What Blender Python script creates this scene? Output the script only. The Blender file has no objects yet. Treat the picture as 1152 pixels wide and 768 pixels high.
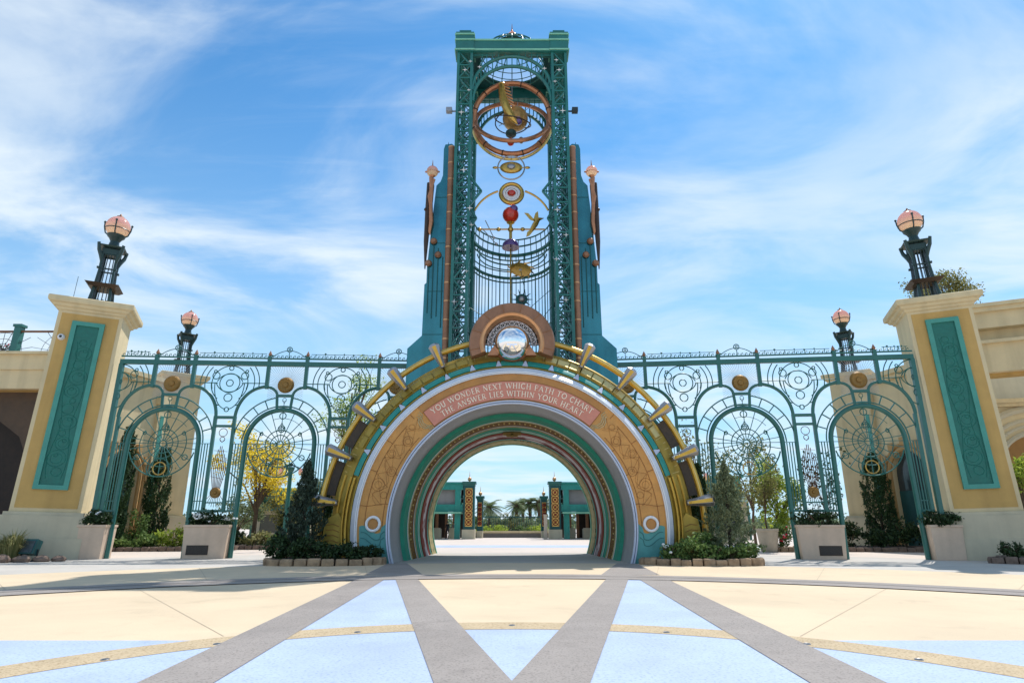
import bpy, bmesh, math, random
from mathutils import Vector, Matrix
R = math.radians
PI = math.pi
rnd = random.Random(7)
sc = bpy.context.scene
C = sc.collection

# ------------------------------------------------------------------ camera
cam_d = bpy.data.cameras.new('camera')
cam = bpy.data.objects.new('camera', cam_d); C.objects.link(cam)
cam.location = (0, 0, 1.6)
cam.rotation_euler = (R(90) + math.atan(204 / 690.0), 0, 0)
cam_d.sensor_width = 36.0
cam_d.lens = 36.0 * 690.0 / 1152.0
cam_d.clip_end = 5000
cam_d.clip_start = 0.1
sc.camera = cam

# ------------------------------------------------------------------ sun, sky, exposure
SUN_AZ, SUN_EL = R(36), R(60)
world = bpy.data.worlds.new('World'); sc.world = world; world.use_nodes = True
wt = world.node_tree; wn = wt.nodes; wl = wt.links; wn.clear()
w_out = wn.new('ShaderNodeOutputWorld'); w_bg = wn.new('ShaderNodeBackground')
sky = wn.new('ShaderNodeTexSky'); sky.sky_type = 'NISHITA'; sky.sun_disc = False
sky.sun_elevation = SUN_EL; sky.sun_rotation = SUN_AZ
sky.air_density = 1.0; sky.dust_density = 0.3; sky.ozone_density = 1.0
tc = wn.new('ShaderNodeTexCoord'); sep = wn.new('ShaderNodeSeparateXYZ')
wl.new(tc.outputs['Generated'], sep.inputs[0])
def wmath(op, a, b=None, clamp=False):
    n = wn.new('ShaderNodeMath'); n.operation = op; n.use_clamp = clamp
    for i, q in enumerate((a, b)):
        if q is None: continue
        if isinstance(q, (int, float)): n.inputs[i].default_value = q
        else: wl.new(q, n.inputs[i])
    return n.outputs[0]
zz = wmath('ADD', wmath('MAXIMUM', sep.outputs[2], 0.0), 0.16)
cx = wmath('DIVIDE', sep.outputs[0], zz); cy = wmath('DIVIDE', sep.outputs[1], zz)
comb = wn.new('ShaderNodeCombineXYZ'); wl.new(cx, comb.inputs[0]); wl.new(cy, comb.inputs[1])
def wnoise(scale, detail, rough, dist, rot, scl, loc):
    mp = wn.new('ShaderNodeMapping'); mp.inputs['Rotation'].default_value = (0, 0, R(rot))
    mp.inputs['Scale'].default_value = scl; mp.inputs['Location'].default_value = loc
    wl.new(comb.outputs[0], mp.inputs[0])
    n = wn.new('ShaderNodeTexNoise'); n.inputs['Scale'].default_value = scale; n.inputs['Detail'].default_value = detail
    n.inputs['Roughness'].default_value = rough; n.inputs['Distortion'].default_value = dist
    wl.new(mp.outputs[0], n.inputs['Vector']); return n.outputs['Fac']
def wramp(x, a, b):
    m = wn.new('ShaderNodeMapRange'); m.interpolation_type = 'SMOOTHSTEP'
    m.inputs[1].default_value = a; m.inputs[2].default_value = b; wl.new(x, m.inputs[0]); return m.outputs[0]
c1 = wramp(wnoise(1.2, 7, 0.56, 0.9, 28, (1.0, 1.6, 1), (3.1, 1.7, 0)), 0.35, 0.68)
c2 = wramp(wnoise(0.55, 3, 0.5, 0.3, -10, (1, 1, 1), (0.4, 5.2, 0)), 0.33, 0.62)
c3 = wramp(wnoise(3.4, 8, 0.62, 1.0, 24, (0.6, 2.6, 1), (8.1, 0.7, 0)), 0.42, 0.85)
cl = wmath('MULTIPLY', wmath('ADD', wmath('MULTIPLY', c1, 0.80), wmath('MULTIPLY', c3, 0.16)), wmath('ADD', wmath('MULTIPLY', c2, 0.80), 0.36), True)
hz = wramp(sep.outputs[2], -0.05, 0.66)                      # thin veil, denser towards the horizon
veil = wmath('MULTIPLY', wmath('SUBTRACT', 1.0, hz), 0.88)
wtint = wn.new('ShaderNodeMixRGB'); wtint.blend_type = 'MULTIPLY'; wtint.inputs[0].default_value = 1.0
wl.new(sky.outputs[0], wtint.inputs[1]); wtint.inputs[2].default_value = (0.48, 1.0, 1.26, 1)
wveil = wn.new('ShaderNodeMixRGB'); wl.new(veil, wveil.inputs[0]); wl.new(wtint.outputs[0], wveil.inputs[1]); wveil.inputs[2].default_value = (3.9, 5.8, 7.4, 1)
wmix = wn.new('ShaderNodeMixRGB'); wl.new(cl, wmix.inputs[0]); wl.new(wveil.outputs[0], wmix.inputs[1]); wmix.inputs[2].default_value = (6.2, 6.9, 7.4, 1)
wl.new(wmix.outputs[0], w_bg.inputs[0]); w_bg.inputs[1].default_value = 0.10
wl.new(w_bg.outputs[0], w_out.inputs[0])

sun_d = bpy.data.lights.new('sun', 'SUN'); sun_d.energy = 3.3; sun_d.angle = R(0.53); sun_d.color = (1.0, 0.96, 0.90)
sun = bpy.data.objects.new('sun', sun_d); C.objects.link(sun)
sdir = Vector((math.sin(SUN_AZ) * math.cos(SUN_EL), math.cos(SUN_AZ) * math.cos(SUN_EL), math.sin(SUN_EL)))
sun.rotation_euler = (-sdir).to_track_quat('-Z', 'Y').to_euler(); sun.location = (30, 50, 80)

sc.view_settings.view_transform = 'Standard'; sc.view_settings.look = 'None'
sc.view_settings.exposure = 0.52; sc.view_settings.gamma = 1.0
sc.view_settings.use_curve_mapping = False
sc.render.engine = 'CYCLES'
sc.cycles.max_bounces = 8; sc.cycles.diffuse_bounces = 4; sc.cycles.glossy_bounces = 3; sc.cycles.transparent_max_bounces = 8

# ------------------------------------------------------------------ materials
MATS = {}
def mat(name, col, rough=0.55, metal=0.0, var=0.12, vscale=2.0, bump=0.0, bscale=40.0, spec=0.4, speck=None, coat=0.0, streak=0.0, stain=0.0):
    m = bpy.data.materials.new(name); m.use_nodes = True
    nt = m.node_tree; n = nt.nodes; l = nt.links
    b = n['Principled BSDF']; b.inputs['Roughness'].default_value = rough; b.inputs['Metallic'].default_value = metal
    b.inputs['Specular IOR Level'].default_value = spec; b.inputs['Coat Weight'].default_value = coat
    t = n.new('ShaderNodeTexCoord')
    ns = n.new('ShaderNodeTexNoise'); ns.inputs['Scale'].default_value = vscale; ns.inputs['Detail'].default_value = 6; ns.inputs['Roughness'].default_value = 0.65
    l.new(t.outputs['Object'], ns.inputs['Vector'])
    mr = n.new('ShaderNodeMapRange'); mr.inputs[1].default_value = 0.3; mr.inputs[2].default_value = 0.7
    mr.inputs[3].default_value = 1 - var; mr.inputs[4].default_value = 1 + var
    l.new(ns.outputs['Fac'], mr.inputs[0])
    mx = n.new('ShaderNodeMixRGB'); mx.blend_type = 'MULTIPLY'; mx.inputs[0].default_value = 1.0
    mx.inputs[1].default_value = (*col, 1); l.new(mr.outputs[0], mx.inputs[2]); last = mx.outputs[0]
    if streak:
        mp = n.new('ShaderNodeMapping'); mp.inputs['Scale'].default_value = (1.3, 1.3, 0.12); l.new(t.outputs['Object'], mp.inputs[0])
        s2 = n.new('ShaderNodeTexNoise'); s2.inputs['Scale'].default_value = 1.4; s2.inputs['Detail'].default_value = 5; l.new(mp.outputs[0], s2.inputs['Vector'])
        r2 = n.new('ShaderNodeMapRange'); r2.inputs[1].default_value = 0.42; r2.inputs[2].default_value = 0.7; r2.inputs[3].default_value = 1; r2.inputs[4].default_value = 1 - streak
        l.new(s2.outputs['Fac'], r2.inputs[0])
        m2 = n.new('ShaderNodeMixRGB'); m2.blend_type = 'MULTIPLY'; m2.inputs[0].default_value = 1; l.new(last, m2.inputs[1]); l.new(r2.outputs[0], m2.inputs[2]); last = m2.outputs[0]
    if stain:
        for k_, (s_, lo, hi) in enumerate(((0.22, 0.45, 0.75), (0.9, 0.56, 0.70))):
            sn = n.new('ShaderNodeTexNoise'); sn.inputs['Scale'].default_value = s_; sn.inputs['Detail'].default_value = 9; sn.inputs['Roughness'].default_value = 0.62; sn.inputs['Distortion'].default_value = 0.8
            l.new(t.outputs['Object'], sn.inputs['Vector'])
            rs = n.new('ShaderNodeMapRange'); rs.inputs[1].default_value = lo; rs.inputs[2].default_value = hi; rs.inputs[3].default_value = 1.0; rs.inputs[4].default_value = 1.0 - stain * (1.0 if k_ == 0 else 0.7)
            l.new(sn.outputs['Fac'], rs.inputs[0]); ms = n.new('ShaderNodeMixRGB'); ms.blend_type = 'MULTIPLY'; ms.inputs[0].default_value = 1; l.new(last, ms.inputs[1]); l.new(rs.outputs[0], ms.inputs[2]); last = ms.outputs[0]
    if speck:
        sp = n.new('ShaderNodeTexNoise'); sp.inputs['Scale'].default_value = speck[0]; sp.inputs['Detail'].default_value = 2; l.new(t.outputs['Object'], sp.inputs['Vector'])
        r3 = n.new('ShaderNodeMapRange'); r3.inputs[1].default_value = 0.52; r3.inputs[2].default_value = 0.68; r3.inputs[3].default_value = 0; r3.inputs[4].default_value = speck[2]
        l.new(sp.outputs['Fac'], r3.inputs[0])
        m3 = n.new('ShaderNodeMixRGB'); l.new(r3.outputs[0], m3.inputs[0]); l.new(last, m3.inputs[1]); m3.inputs[2].default_value = (*speck[1], 1); last = m3.outputs[0]
    l.new(last, b.inputs['Base Color'])
    rr = n.new('ShaderNodeMapRange'); rr.inputs[1].default_value = 0.3; rr.inputs[2].default_value = 0.7
    rr.inputs[3].default_value = max(0.02, rough - 0.08); rr.inputs[4].default_value = min(1, rough + 0.10)
    l.new(ns.outputs['Fac'], rr.inputs[0]); l.new(rr.outputs[0], b.inputs['Roughness'])
    if bump:
        bn = n.new('ShaderNodeTexNoise'); bn.inputs['Scale'].default_value = bscale; bn.inputs['Detail'].default_value = 4; l.new(t.outputs['Object'], bn.inputs['Vector'])
        bp = n.new('ShaderNodeBump'); bp.inputs['Strength'].default_value = bump; bp.inputs['Distance'].default_value = 0.03
        l.new(bn.outputs['Fac'], bp.inputs['Height']); l.new(bp.outputs[0], b.inputs['Normal'])
    MATS[name] = m; return m

def leafmat(name, c1, c2, trans=0.35, rough=0.6):
    m = bpy.data.materials.new(name); m.use_nodes = True
    nt = m.node_tree; n = nt.nodes; l = nt.links; n.clear()
    out = n.new('ShaderNodeOutputMaterial'); g = n.new('ShaderNodeNewGeometry')
    rp = n.new('ShaderNodeMixRGB'); rp.inputs[1].default_value = (*c1, 1); rp.inputs[2].default_value = (*c2, 1)
    l.new(g.outputs['Random Per Island'], rp.inputs[0])
    b = n.new('ShaderNodeBsdfPrincipled'); b.inputs['Roughness'].default_value = rough; b.inputs['Specular IOR Level'].default_value = 0.3
    l.new(rp.outputs[0], b.inputs['Base Color'])
    t = n.new('ShaderNodeBsdfTranslucent'); l.new(rp.outputs[0], t.inputs['Color'])
    mx = n.new('ShaderNodeMixShader'); mx.inputs[0].default_value = trans
    l.new(b.outputs[0], mx.inputs[1]); l.new(t.outputs[0], mx.inputs[2]); l.new(mx.outputs[0], out.inputs[0])
    MATS[name] = m; return m

M = MATS
mat('cream_paving', (0.66, 0.53, 0.37), 0.8, var=0.06, vscale=0.35, bump=0.15, bscale=120, spec=0.2, speck=(60, (0.42, 0.31, 0.20), 0.35), stain=0.14)
mat('blue_terrazzo', (0.42, 0.50, 0.665), 0.75, var=0.08, vscale=0.8, bump=0.2, bscale=150, spec=0.25, speck=(26, (0.20, 0.26, 0.37), 0.5), stain=0.14)
mat('grey_band', (0.325, 0.29, 0.265), 0.8, var=0.10, vscale=0.9, bump=0.2, bscale=150, spec=0.2, speck=(40, (0.14, 0.12, 0.11), 0.6), stain=0.22)
mat('tan_aggregate', (0.52, 0.41, 0.265), 0.8, var=0.10, vscale=1.5, bump=0.3, bscale=130, spec=0.2, speck=(30, (0.25, 0.16, 0.085), 0.75), stain=0.15)
mat('pale_paving', (0.50, 0.465, 0.42), 0.8, var=0.07, vscale=0.5, spec=0.2, bump=0.1, bscale=80, stain=0.18)
mat('far_paving', (0.58, 0.50, 0.44), 0.8, var=0.06, vscale=0.2, spec=0.2)
mat('joint', (0.44, 0.36, 0.26), 0.9)
mat('kerb_dark', (0.20, 0.18, 0.165), 0.85, var=0.15, vscale=3)
mat('teal_paint', (0.018, 0.125, 0.103), 0.38, var=0.15, vscale=1.2, spec=0.5, coat=0.2)
mat('teal_light', (0.065, 0.29, 0.235), 0.45, var=0.10, vscale=2)
mat('teal_band', (0.02, 0.26, 0.215), 0.4, var=0.15, vscale=2, coat=0.2)
mat('teal_panel', (0.018, 0.155, 0.122), 0.5, var=0.15, vscale=3)
mat('teal_tower', (0.012, 0.14, 0.122), 0.34, var=0.18, vscale=0.9, spec=0.5, coat=0.2)
mat('teal_slab', (0.036, 0.205, 0.24), 0.19, metal=0.72, var=0.22, vscale=0.6, spec=0.6, streak=0.25, coat=0.3)
mat('teal_shade', (0.010, 0.085, 0.085), 0.5, var=0.2)
mat('mint_trim', (0.22, 0.50, 0.36), 0.7, var=0.1, spec=0.15)
mat('gold', (0.60, 0.385, 0.075), 0.36, metal=0.75, var=0.20, vscale=2.5, bump=0.08, bscale=25)
mat('gold_paint', (0.43, 0.30, 0.055), 0.45, metal=0.40, var=0.22, vscale=1.8, bump=0.06, bscale=20, streak=0.15)
mat('gold_pale', (0.72, 0.55, 0.22), 0.4, metal=0.6, var=0.15)
mat('brass', (0.58, 0.36, 0.09), 0.33, metal=0.8, var=0.22, vscale=6)
mat('bronze_wire', (0.13, 0.05, 0.032), 0.6, var=0.2)
mat('bronze_sun', (0.27, 0.15, 0.038), 0.5, metal=0.3, var=0.25, vscale=9, bump=0.3, bscale=30)
mat('copper', (0.50, 0.22, 0.115), 0.36, metal=0.75, var=0.18, vscale=2.2, streak=0.2)
mat('copper_bright', (0.74, 0.38, 0.18), 0.36, metal=0.7, var=0.10, vscale=3)
mat('copper_dull', (0.33, 0.165, 0.095), 0.5, metal=0.35, var=0.2, vscale=1.6, streak=0.25)
mat('silver', (0.37, 0.36, 0.37), 0.33, metal=0.7, var=0.1, vscale=4)
mat('bevel_metal', (0.66, 0.70, 0.78), 0.34, metal=0.0, var=0.08, vscale=2)
mat('white_paint', (0.78, 0.79, 0.82), 0.42, var=0.05, vscale=2)
mat('blue_grey', (0.50, 0.55, 0.68), 0.34, var=0.08, vscale=2)
mat('grey_ring', (0.27, 0.26, 0.26), 0.5, var=0.12, vscale=1.5, streak=0.1)
mat('orange_panel', (0.60, 0.295, 0.082), 0.55, var=0.16, vscale=1.6, bump=0.1, bscale=30)
mat('orange_edge', (0.46, 0.215, 0.062), 0.55, var=0.15, vscale=2)
mat('engraving', (0.30, 0.125, 0.04), 0.6, var=0.2)
mat('salmon', (0.62, 0.245, 0.175), 0.55, var=0.10, vscale=2.5)
mat('letter_cream', (0.88, 0.77, 0.60), 0.45, var=0.05)
mat('wave_teal', (0.085, 0.30, 0.29), 0.5, var=0.2, vscale=1.5)
mat('wave_dark', (0.035, 0.17, 0.17), 0.5)
mat('maroon', (0.24, 0.055, 0.035), 0.75, var=0.2, vscale=2, spec=0.08)
mat('green_ring', (0.045, 0.29, 0.19), 0.75, var=0.15, vscale=2, spec=0.08)
mat('cream_ring', (0.50, 0.41, 0.23), 0.75, var=0.2, vscale=3, spec=0.1)
mat('dark_panel', (0.060, 0.042, 0.028), 0.5, var=0.3, vscale=6, bump=0.3, bscale=40)
mat('black_metal', (0.018, 0.028, 0.030), 0.4, var=0.2, spec=0.5)
mat('dark_green_metal', (0.016, 0.045, 0.042), 0.4, var=0.2, spec=0.5)
mat('mirror', (0.93, 0.94, 0.95), 0.03, metal=1.0, var=0.01)
mat('stucco_cream', (0.69, 0.56, 0.34), 0.8, var=0.07, vscale=0.7, bump=0.35, bscale=60, spec=0.2, streak=0.16)
mat('stucco_base', (0.56, 0.50, 0.365), 0.82, var=0.08, vscale=0.8, bump=0.2, bscale=60, spec=0.2, streak=0.12)
mat('stucco_tan', (0.56, 0.355, 0.125), 0.8, var=0.08, vscale=0.8, bump=0.4, bscale=60, spec=0.2, streak=0.15)
mat('stucco_ochre', (0.50, 0.30, 0.12), 0.8, var=0.1, vscale=1)
mat('planter_stone', (0.65, 0.49, 0.365), 0.8, var=0.09, vscale=1.5, bump=0.2, bscale=60, spec=0.2, streak=0.12)
mat('urn_stone', (0.50, 0.43, 0.34), 0.8, var=0.12, vscale=3, streak=0.15)
mat('dark_bronze', (0.055, 0.035, 0.025), 0.45, metal=0.3, var=0.2)
mat('edging_stone', (0.33, 0.225, 0.14), 0.9, var=0.45, vscale=2.6, bump=0.9, bscale=14)
mat('rock', (0.17, 0.12, 0.095), 0.9, var=0.4, vscale=3, bump=0.8, bscale=9)
mat('soil', (0.045, 0.030, 0.020), 0.95, var=0.3, vscale=6)
mat('bark', (0.12, 0.08, 0.05), 0.9, var=0.3, vscale=6, bump=0.5, bscale=20)
mat('bark_dark', (0.05, 0.035, 0.025), 0.9, var=0.3, vscale=6)
mat('red_gem', (0.55, 0.03, 0.012), 0.2, var=0.35, vscale=4, coat=0.6)
mat('violet_gem', (0.10, 0.05, 0.20), 0.2, var=0.35, vscale=4, coat=0.6)
mat('globe_bronze', (0.42, 0.24, 0.08), 0.4, metal=0.5, var=0.5, vscale=2.4)
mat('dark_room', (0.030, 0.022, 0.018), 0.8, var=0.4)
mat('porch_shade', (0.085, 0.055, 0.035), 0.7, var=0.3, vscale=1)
mat('wood_brown', (0.19, 0.085, 0.04), 0.6, var=0.3, vscale=3)
mat('door_teal', (0.015, 0.09, 0.09), 0.4, var=0.15)
mat('glass_dark', (0.05, 0.065, 0.07), 0.12, var=0.15, spec=0.6)
mat('lattice_gold', (0.78, 0.50, 0.13), 0.45, metal=0.2, var=0.15)
mat('cloth_dark', (0.02, 0.022, 0.03), 0.9); mat('cloth_grey', (0.16, 0.16, 0.18), 0.9); mat('cloth_red', (0.25, 0.05, 0.05), 0.9); mat('skin', (0.45, 0.27, 0.19), 0.6)
mat('pink_petal', (0.85, 0.55, 0.6), 0.6); mat('red_flower', (0.75, 0.02, 0.06), 0.5); mat('white_flower', (0.82, 0.82, 0.80), 0.6)
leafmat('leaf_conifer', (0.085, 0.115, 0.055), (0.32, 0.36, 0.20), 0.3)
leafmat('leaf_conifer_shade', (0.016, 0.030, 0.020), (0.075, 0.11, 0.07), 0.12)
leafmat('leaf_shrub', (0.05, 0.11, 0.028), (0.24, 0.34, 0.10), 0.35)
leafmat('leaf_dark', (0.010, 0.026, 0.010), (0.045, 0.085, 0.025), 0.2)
leafmat('leaf_bright', (0.16, 0.25, 0.03), (0.50, 0.58, 0.09), 0.5)
leafmat('leaf_olive', (0.10, 0.11, 0.035), (0.34, 0.32, 0.11), 0.45)
leafmat('leaf_yellow', (0.72, 0.52, 0.02), (0.95, 0.80, 0.10), 0.55)
leafmat('leaf_cypress', (0.012, 0.035, 0.012), (0.055, 0.11, 0.035), 0.15)
leafmat('leaf_palm', (0.05, 0.085, 0.03), (0.19, 0.25, 0.09), 0.25)
leafmat('leaf_grass', (0.14, 0.16, 0.05), (0.40, 0.36, 0.16), 0.3)
leafmat('leaf_far', (0.08, 0.12, 0.06), (0.27, 0.32, 0.16), 0.35)
# glazed pink lamp globes
def glassmat():
    m = bpy.data.materials.new('lamp_glass'); m.use_nodes = True; nt = m.node_tree; n = nt.nodes; l = nt.links
    b = n['Principled BSDF']; t = n.new('ShaderNodeTexCoord'); s = n.new('ShaderNodeSeparateXYZ'); l.new(t.outputs['Generated'], s.inputs[0])
    cr = n.new('ShaderNodeValToRGB'); e = cr.color_ramp.elements
    e[0].position = 0.15; e[0].color = (0.98, 0.84, 0.55, 1); e[1].position = 0.62; e[1].color = (0.95, 0.62, 0.58, 1)
    q = e.new(0.42); q.color = (0.97, 0.74, 0.56, 1)
    nn = n.new('ShaderNodeTexNoise'); nn.inputs['Scale'].default_value = 3.0; l.new(t.outputs['Generated'], nn.inputs['Vector'])
    ad = n.new('ShaderNodeMath'); ad.operation = 'MULTIPLY_ADD'; ad.inputs[1].default_value = 0.25; l.new(nn.outputs['Fac'], ad.inputs[0]); l.new(s.outputs[2], ad.inputs[2])
    sb = n.new('ShaderNodeMath'); sb.operation = 'SUBTRACT'; sb.inputs[1].default_value = 0.12; l.new(ad.outputs[0], sb.inputs[0])
    l.new(sb.outputs[0], cr.inputs[0]); l.new(cr.outputs[0], b.inputs['Base Color']); b.inputs['Roughness'].default_value = 0.18
    tr = n.new('ShaderNodeBsdfTranslucent'); l.new(cr.outputs[0], tr.inputs[0]); mx = n.new('ShaderNodeMixShader'); mx.inputs[0].default_value = 0.72
    l.new(b.outputs[0], mx.inputs[1]); l.new(tr.outputs[0], mx.inputs[2]); l.new(mx.outputs[0], n['Material Output'].inputs[0])
    MATS['lamp_glass'] = m
glassmat()
# ornate inlay bands: pattern in the paint, laid out along the band's own UVs
def inlay(name, base, ink, su, sv, thr=0.5, metal=0.0, ink2=None):
    m = mat(name, base, 0.75, metal=metal, var=0.15, spec=0.08)
    nt = m.node_tree; n = nt.nodes; l = nt.links; b = n['Principled BSDF']; src = b.inputs['Base Color'].links[0].from_socket
    uv = n.new('ShaderNodeUVMap'); mp = n.new('ShaderNodeMapping'); mp.inputs['Scale'].default_value = (su, sv, 1); l.new(uv.outputs[0], mp.inputs[0])
    vo = n.new('ShaderNodeTexVoronoi'); vo.inputs['Scale'].default_value = 1.0; vo.inputs['Randomness'].default_value = 0.55; l.new(mp.outputs[0], vo.inputs['Vector'])
    r = n.new('ShaderNodeMapRange'); r.inputs[1].default_value = thr; r.inputs[2].default_value = thr - 0.08; l.new(vo.outputs['Distance'], r.inputs[0])
    mx = n.new('ShaderNodeMixRGB'); l.new(r.outputs[0], mx.inputs[0]); l.new(src, mx.inputs[1]); mx.inputs[2].default_value = (*ink, 1); last = mx.outputs[0]
    if ink2:
        r2 = n.new('ShaderNodeMapRange'); r2.inputs[1].default_value = thr * 0.5; r2.inputs[2].default_value = thr * 0.5 - 0.06; l.new(vo.outputs['Distance'], r2.inputs[0])
        m2 = n.new('ShaderNodeMixRGB'); l.new(r2.outputs[0], m2.inputs[0]); l.new(last, m2.inputs[1]); m2.inputs[2].default_value = (*ink2, 1); last = m2.outputs[0]
    l.new(last, b.inputs['Base Color']); return m
inlay('gold_inlay', (0.20, 0.095, 0.012), (0.07, 0.03, 0.008), 4.0, 4.0, 0.42, 0.3, (0.50, 0.32, 0.07))
inlay('maroon_inlay', (0.115, 0.020, 0.014), (0.58, 0.50, 0.50), 0.5, 1.5, 0.33)
inlay('pale_inlay', (0.50, 0.45, 0.46), (0.20, 0.05, 0.04), 1.1, 2.2, 0.40, 0, (0.50, 0.45, 0.46))
inlay('cream_inlay', (0.34, 0.29, 0.15), (0.09, 0.13, 0.09), 2.4, 4.5, 0.36, 0, (0.55, 0.25, 0.12))

# ------------------------------------------------------------------ mesh helpers
class MB:
    def __init__(s): s.v = []; s.f = []; s.uv = {}
    def add(s, vs, fs):
        o = len(s.v); s.v.extend([tuple(q) for q in vs]); s.f.extend([tuple(i + o for i in f) for f in fs]); return o
    def box(s, c, d, rz=0.0, taper=1.0, m=None):
        hx, hy, hz = d[0] / 2, d[1] / 2, d[2] / 2; vs = []
        for z, k in ((-hz, 1.0), (hz, taper)):
            for x, y in ((-hx, -hy), (hx, -hy), (hx, hy), (-hx, hy)): vs.append(Vector((x * k, y * k, z)))
        if m is not None: vs = [m @ q for q in vs]
        elif rz: r = Matrix.Rotation(rz, 3, 'Z'); vs = [r @ q for q in vs]
        vs = [q + Vector(c) for q in vs]
        s.add(vs, [(0, 3, 2, 1), (4, 5, 6, 7), (0, 1, 5, 4), (1, 2, 6, 5), (2, 3, 7, 6), (3, 0, 4, 7)]); return s
    def bx(s, x0, x1, y0, y1, z0, z1):
        return s.box(((x0 + x1) / 2, (y0 + y1) / 2, (z0 + z1) / 2), (abs(x1 - x0), abs(y1 - y0), abs(z1 - z0)))
    def tube(s, pts, r, n=6, closed=False, taper=None, ph=0.0):
        pts = [Vector(p) for p in pts]; k = len(pts)
        if k < 2: return s
        rs = taper if taper else [r] * k
        prev = None; rings = []
        for i in range(k):
            if closed: t = pts[(i + 1) % k] - pts[i - 1]
            else: t = pts[min(i + 1, k - 1)] - pts[max(i - 1, 0)]
            if t.length < 1e-9: t = Vector((0, 0, 1))
            t.normalize()
            if prev is None:
                a = Vector((0, 1, 0)) if abs(t.y) < 0.8 else Vector((1, 0, 0))
                nn = (a - t * a.dot(t)).normalized()
            else:
                nn = prev - t * prev.dot(t)
                nn = nn.normalized() if nn.length > 1e-6 else prev
            prev = nn; bb = t.cross(nn)
            rings.append([pts[i] + (nn * math.cos(2 * PI * j / n + ph) + bb * math.sin(2 * PI * j / n + ph)) * rs[i] for j in range(n)])
        vs = [p for q in rings for p in q]; fs = []
        for i in range(k if closed else k - 1):
            a = i * n; b = ((i + 1) % k) * n
            for j in range(n): fs.append((a + j, a + (j + 1) % n, b + (j + 1) % n, b + j))
        if not closed: fs.append(tuple(range(n - 1, -1, -1))); fs.append(tuple((k - 1) * n + j for j in range(n)))
        s.add(vs, fs); return s
    def bar(s, p, q, w):   # square bar
        return s.tube([p, q], w * 0.7071, 4, ph=PI / 4)
    def ring(s, c, r, rad, n=24, seg=5, axis='Y', a0=0, a1=360, sx=1.0, sz=1.0):
        pts = []; full = (a1 - a0) >= 359.9; k = n if full else n + 1
        for i in range(k):
            a = R(a0 + (a1 - a0) * i / n); u, w = r * math.cos(a) * sx, r * math.sin(a) * sz
            if axis == 'Y': p = (c[0] + u, c[1], c[2] + w)
            elif axis == 'Z': p = (c[0] + u, c[1] + w, c[2])
            else: p = (c[0], c[1] + u, c[2] + w)
            pts.append(p)
        return s.tube(pts, rad, seg, closed=full)
    def lathe(s, prof, n=24, c=(0, 0, 0), axis='Z'):
        vs = []; fs = []; k = len(prof)
        for r, z in prof:
            for j in range(n):
                a = 2 * PI * j / n; x, y = r * math.cos(a), r * math.sin(a)
                if axis == 'Z': p = (c[0] + x, c[1] + y, c[2] + z)
                elif axis == 'Y': p = (c[0] + x, c[1] + z, c[2] + y)
                else: p = (c[0] + z, c[1] + x, c[2] + y)
                vs.append(p)
        for i in range(k - 1):
            for j in range(n): fs.append((i * n + j, i * n + (j + 1) % n, (i + 1) * n + (j + 1) % n, (i + 1) * n + j))
        if prof[0][0] > 1e-4: fs.append(tuple(range(n - 1, -1, -1)))
        if prof[-1][0] > 1e-4: fs.append(tuple((k - 1) * n + j for j in range(n)))
        s.add(vs, fs); return s
    def ball(s, c, r, n=16, sq=(1, 1, 1)):
        k = max(6, n // 2); o = len(s.v)
        s.lathe([(max(1e-5, r * math.sin(PI * i / k)), -r * math.cos(PI * i / k)) for i in range(k + 1)], n)
        s.v[o:] = [(c[0] + p[0] * sq[0], c[1] + p[1] * sq[1], c[2] + p[2] * sq[2]) for p in s.v[o:]]; return s
    def rev(s, prof, a0, a1, n, zc, xc=0.0, close=False):     # revolve (r, y) about the Y axis at (xc, zc)
        o = len(s.v); k = len(prof); cum = [0.0]
        for i in range(1, k): cum.append(cum[-1] + math.hypot(prof[i][0] - prof[i - 1][0], prof[i][1] - prof[i - 1][1]))
        for i in range(n + 1):
            a = R(a0 + (a1 - a0) * i / n)
            for j, (r, y) in enumerate(prof):
                s.uv[len(s.v)] = (a * 5.0, cum[j]); s.v.append((xc + r * math.cos(a), y, zc + r * math.sin(a)))
        kk = k if close else k - 1
        for i in range(n):
            for j in range(kk):
                j2 = (j + 1) % k; s.f.append((o + i * k + j, o + i * k + j2, o + (i + 1) * k + j2, o + (i + 1) * k + j))
        if close:
            s.f.append(tuple(o + j for j in range(k))); s.f.append(tuple(o + n * k + k - 1 - j for j in range(k)))
        return s
    def prism(s, poly, y0, y1, plane='XZ'):
        k = len(poly)
        if plane == 'XZ': vs = [(x, y0, z) for x, z in poly] + [(x, y1, z) for x, z in poly]
        elif plane == 'XY': vs = [(x, z, y0) for x, z in poly] + [(x, z, y1) for x, z in poly]
        else: vs = [(y0, x, z) for x, z in poly] + [(y1, x, z) for x, z in poly]
        fs = [tuple(range(k)), tuple(range(2 * k - 1, k - 1, -1))] + [(i, (i + 1) % k, k + (i + 1) % k, k + i) for i in range(k)]
        s.add(vs, fs); return s
    def xf(s, m, start=0):
        s.v[start:] = [tuple(m @ Vector(p)) for p in s.v[start:]]; return s
    def mesh(s, name, mt, off=Vector((0, 0, 0)), ang=35, flat=False, recalc=True):
        me = bpy.data.meshes.new(name)
        me.from_pydata([(p[0] - off[0], p[1] - off[1], p[2] - off[2]) for p in s.v], [], s.f)
        if s.uv:
            u = me.uv_layers.new(name='UVMap'); li = [0] * len(me.loops); me.loops.foreach_get('vertex_index', li)
            flatuv = []
            for i in li: flatuv.extend(s.uv.get(i, (0, 0)))
            u.data.foreach_set('uv', flatuv)
        if recalc:
            b = bmesh.new(); b.from_mesh(me); bmesh.ops.recalc_face_normals(b, faces=b.faces); b.to_mesh(me); b.free()
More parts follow.
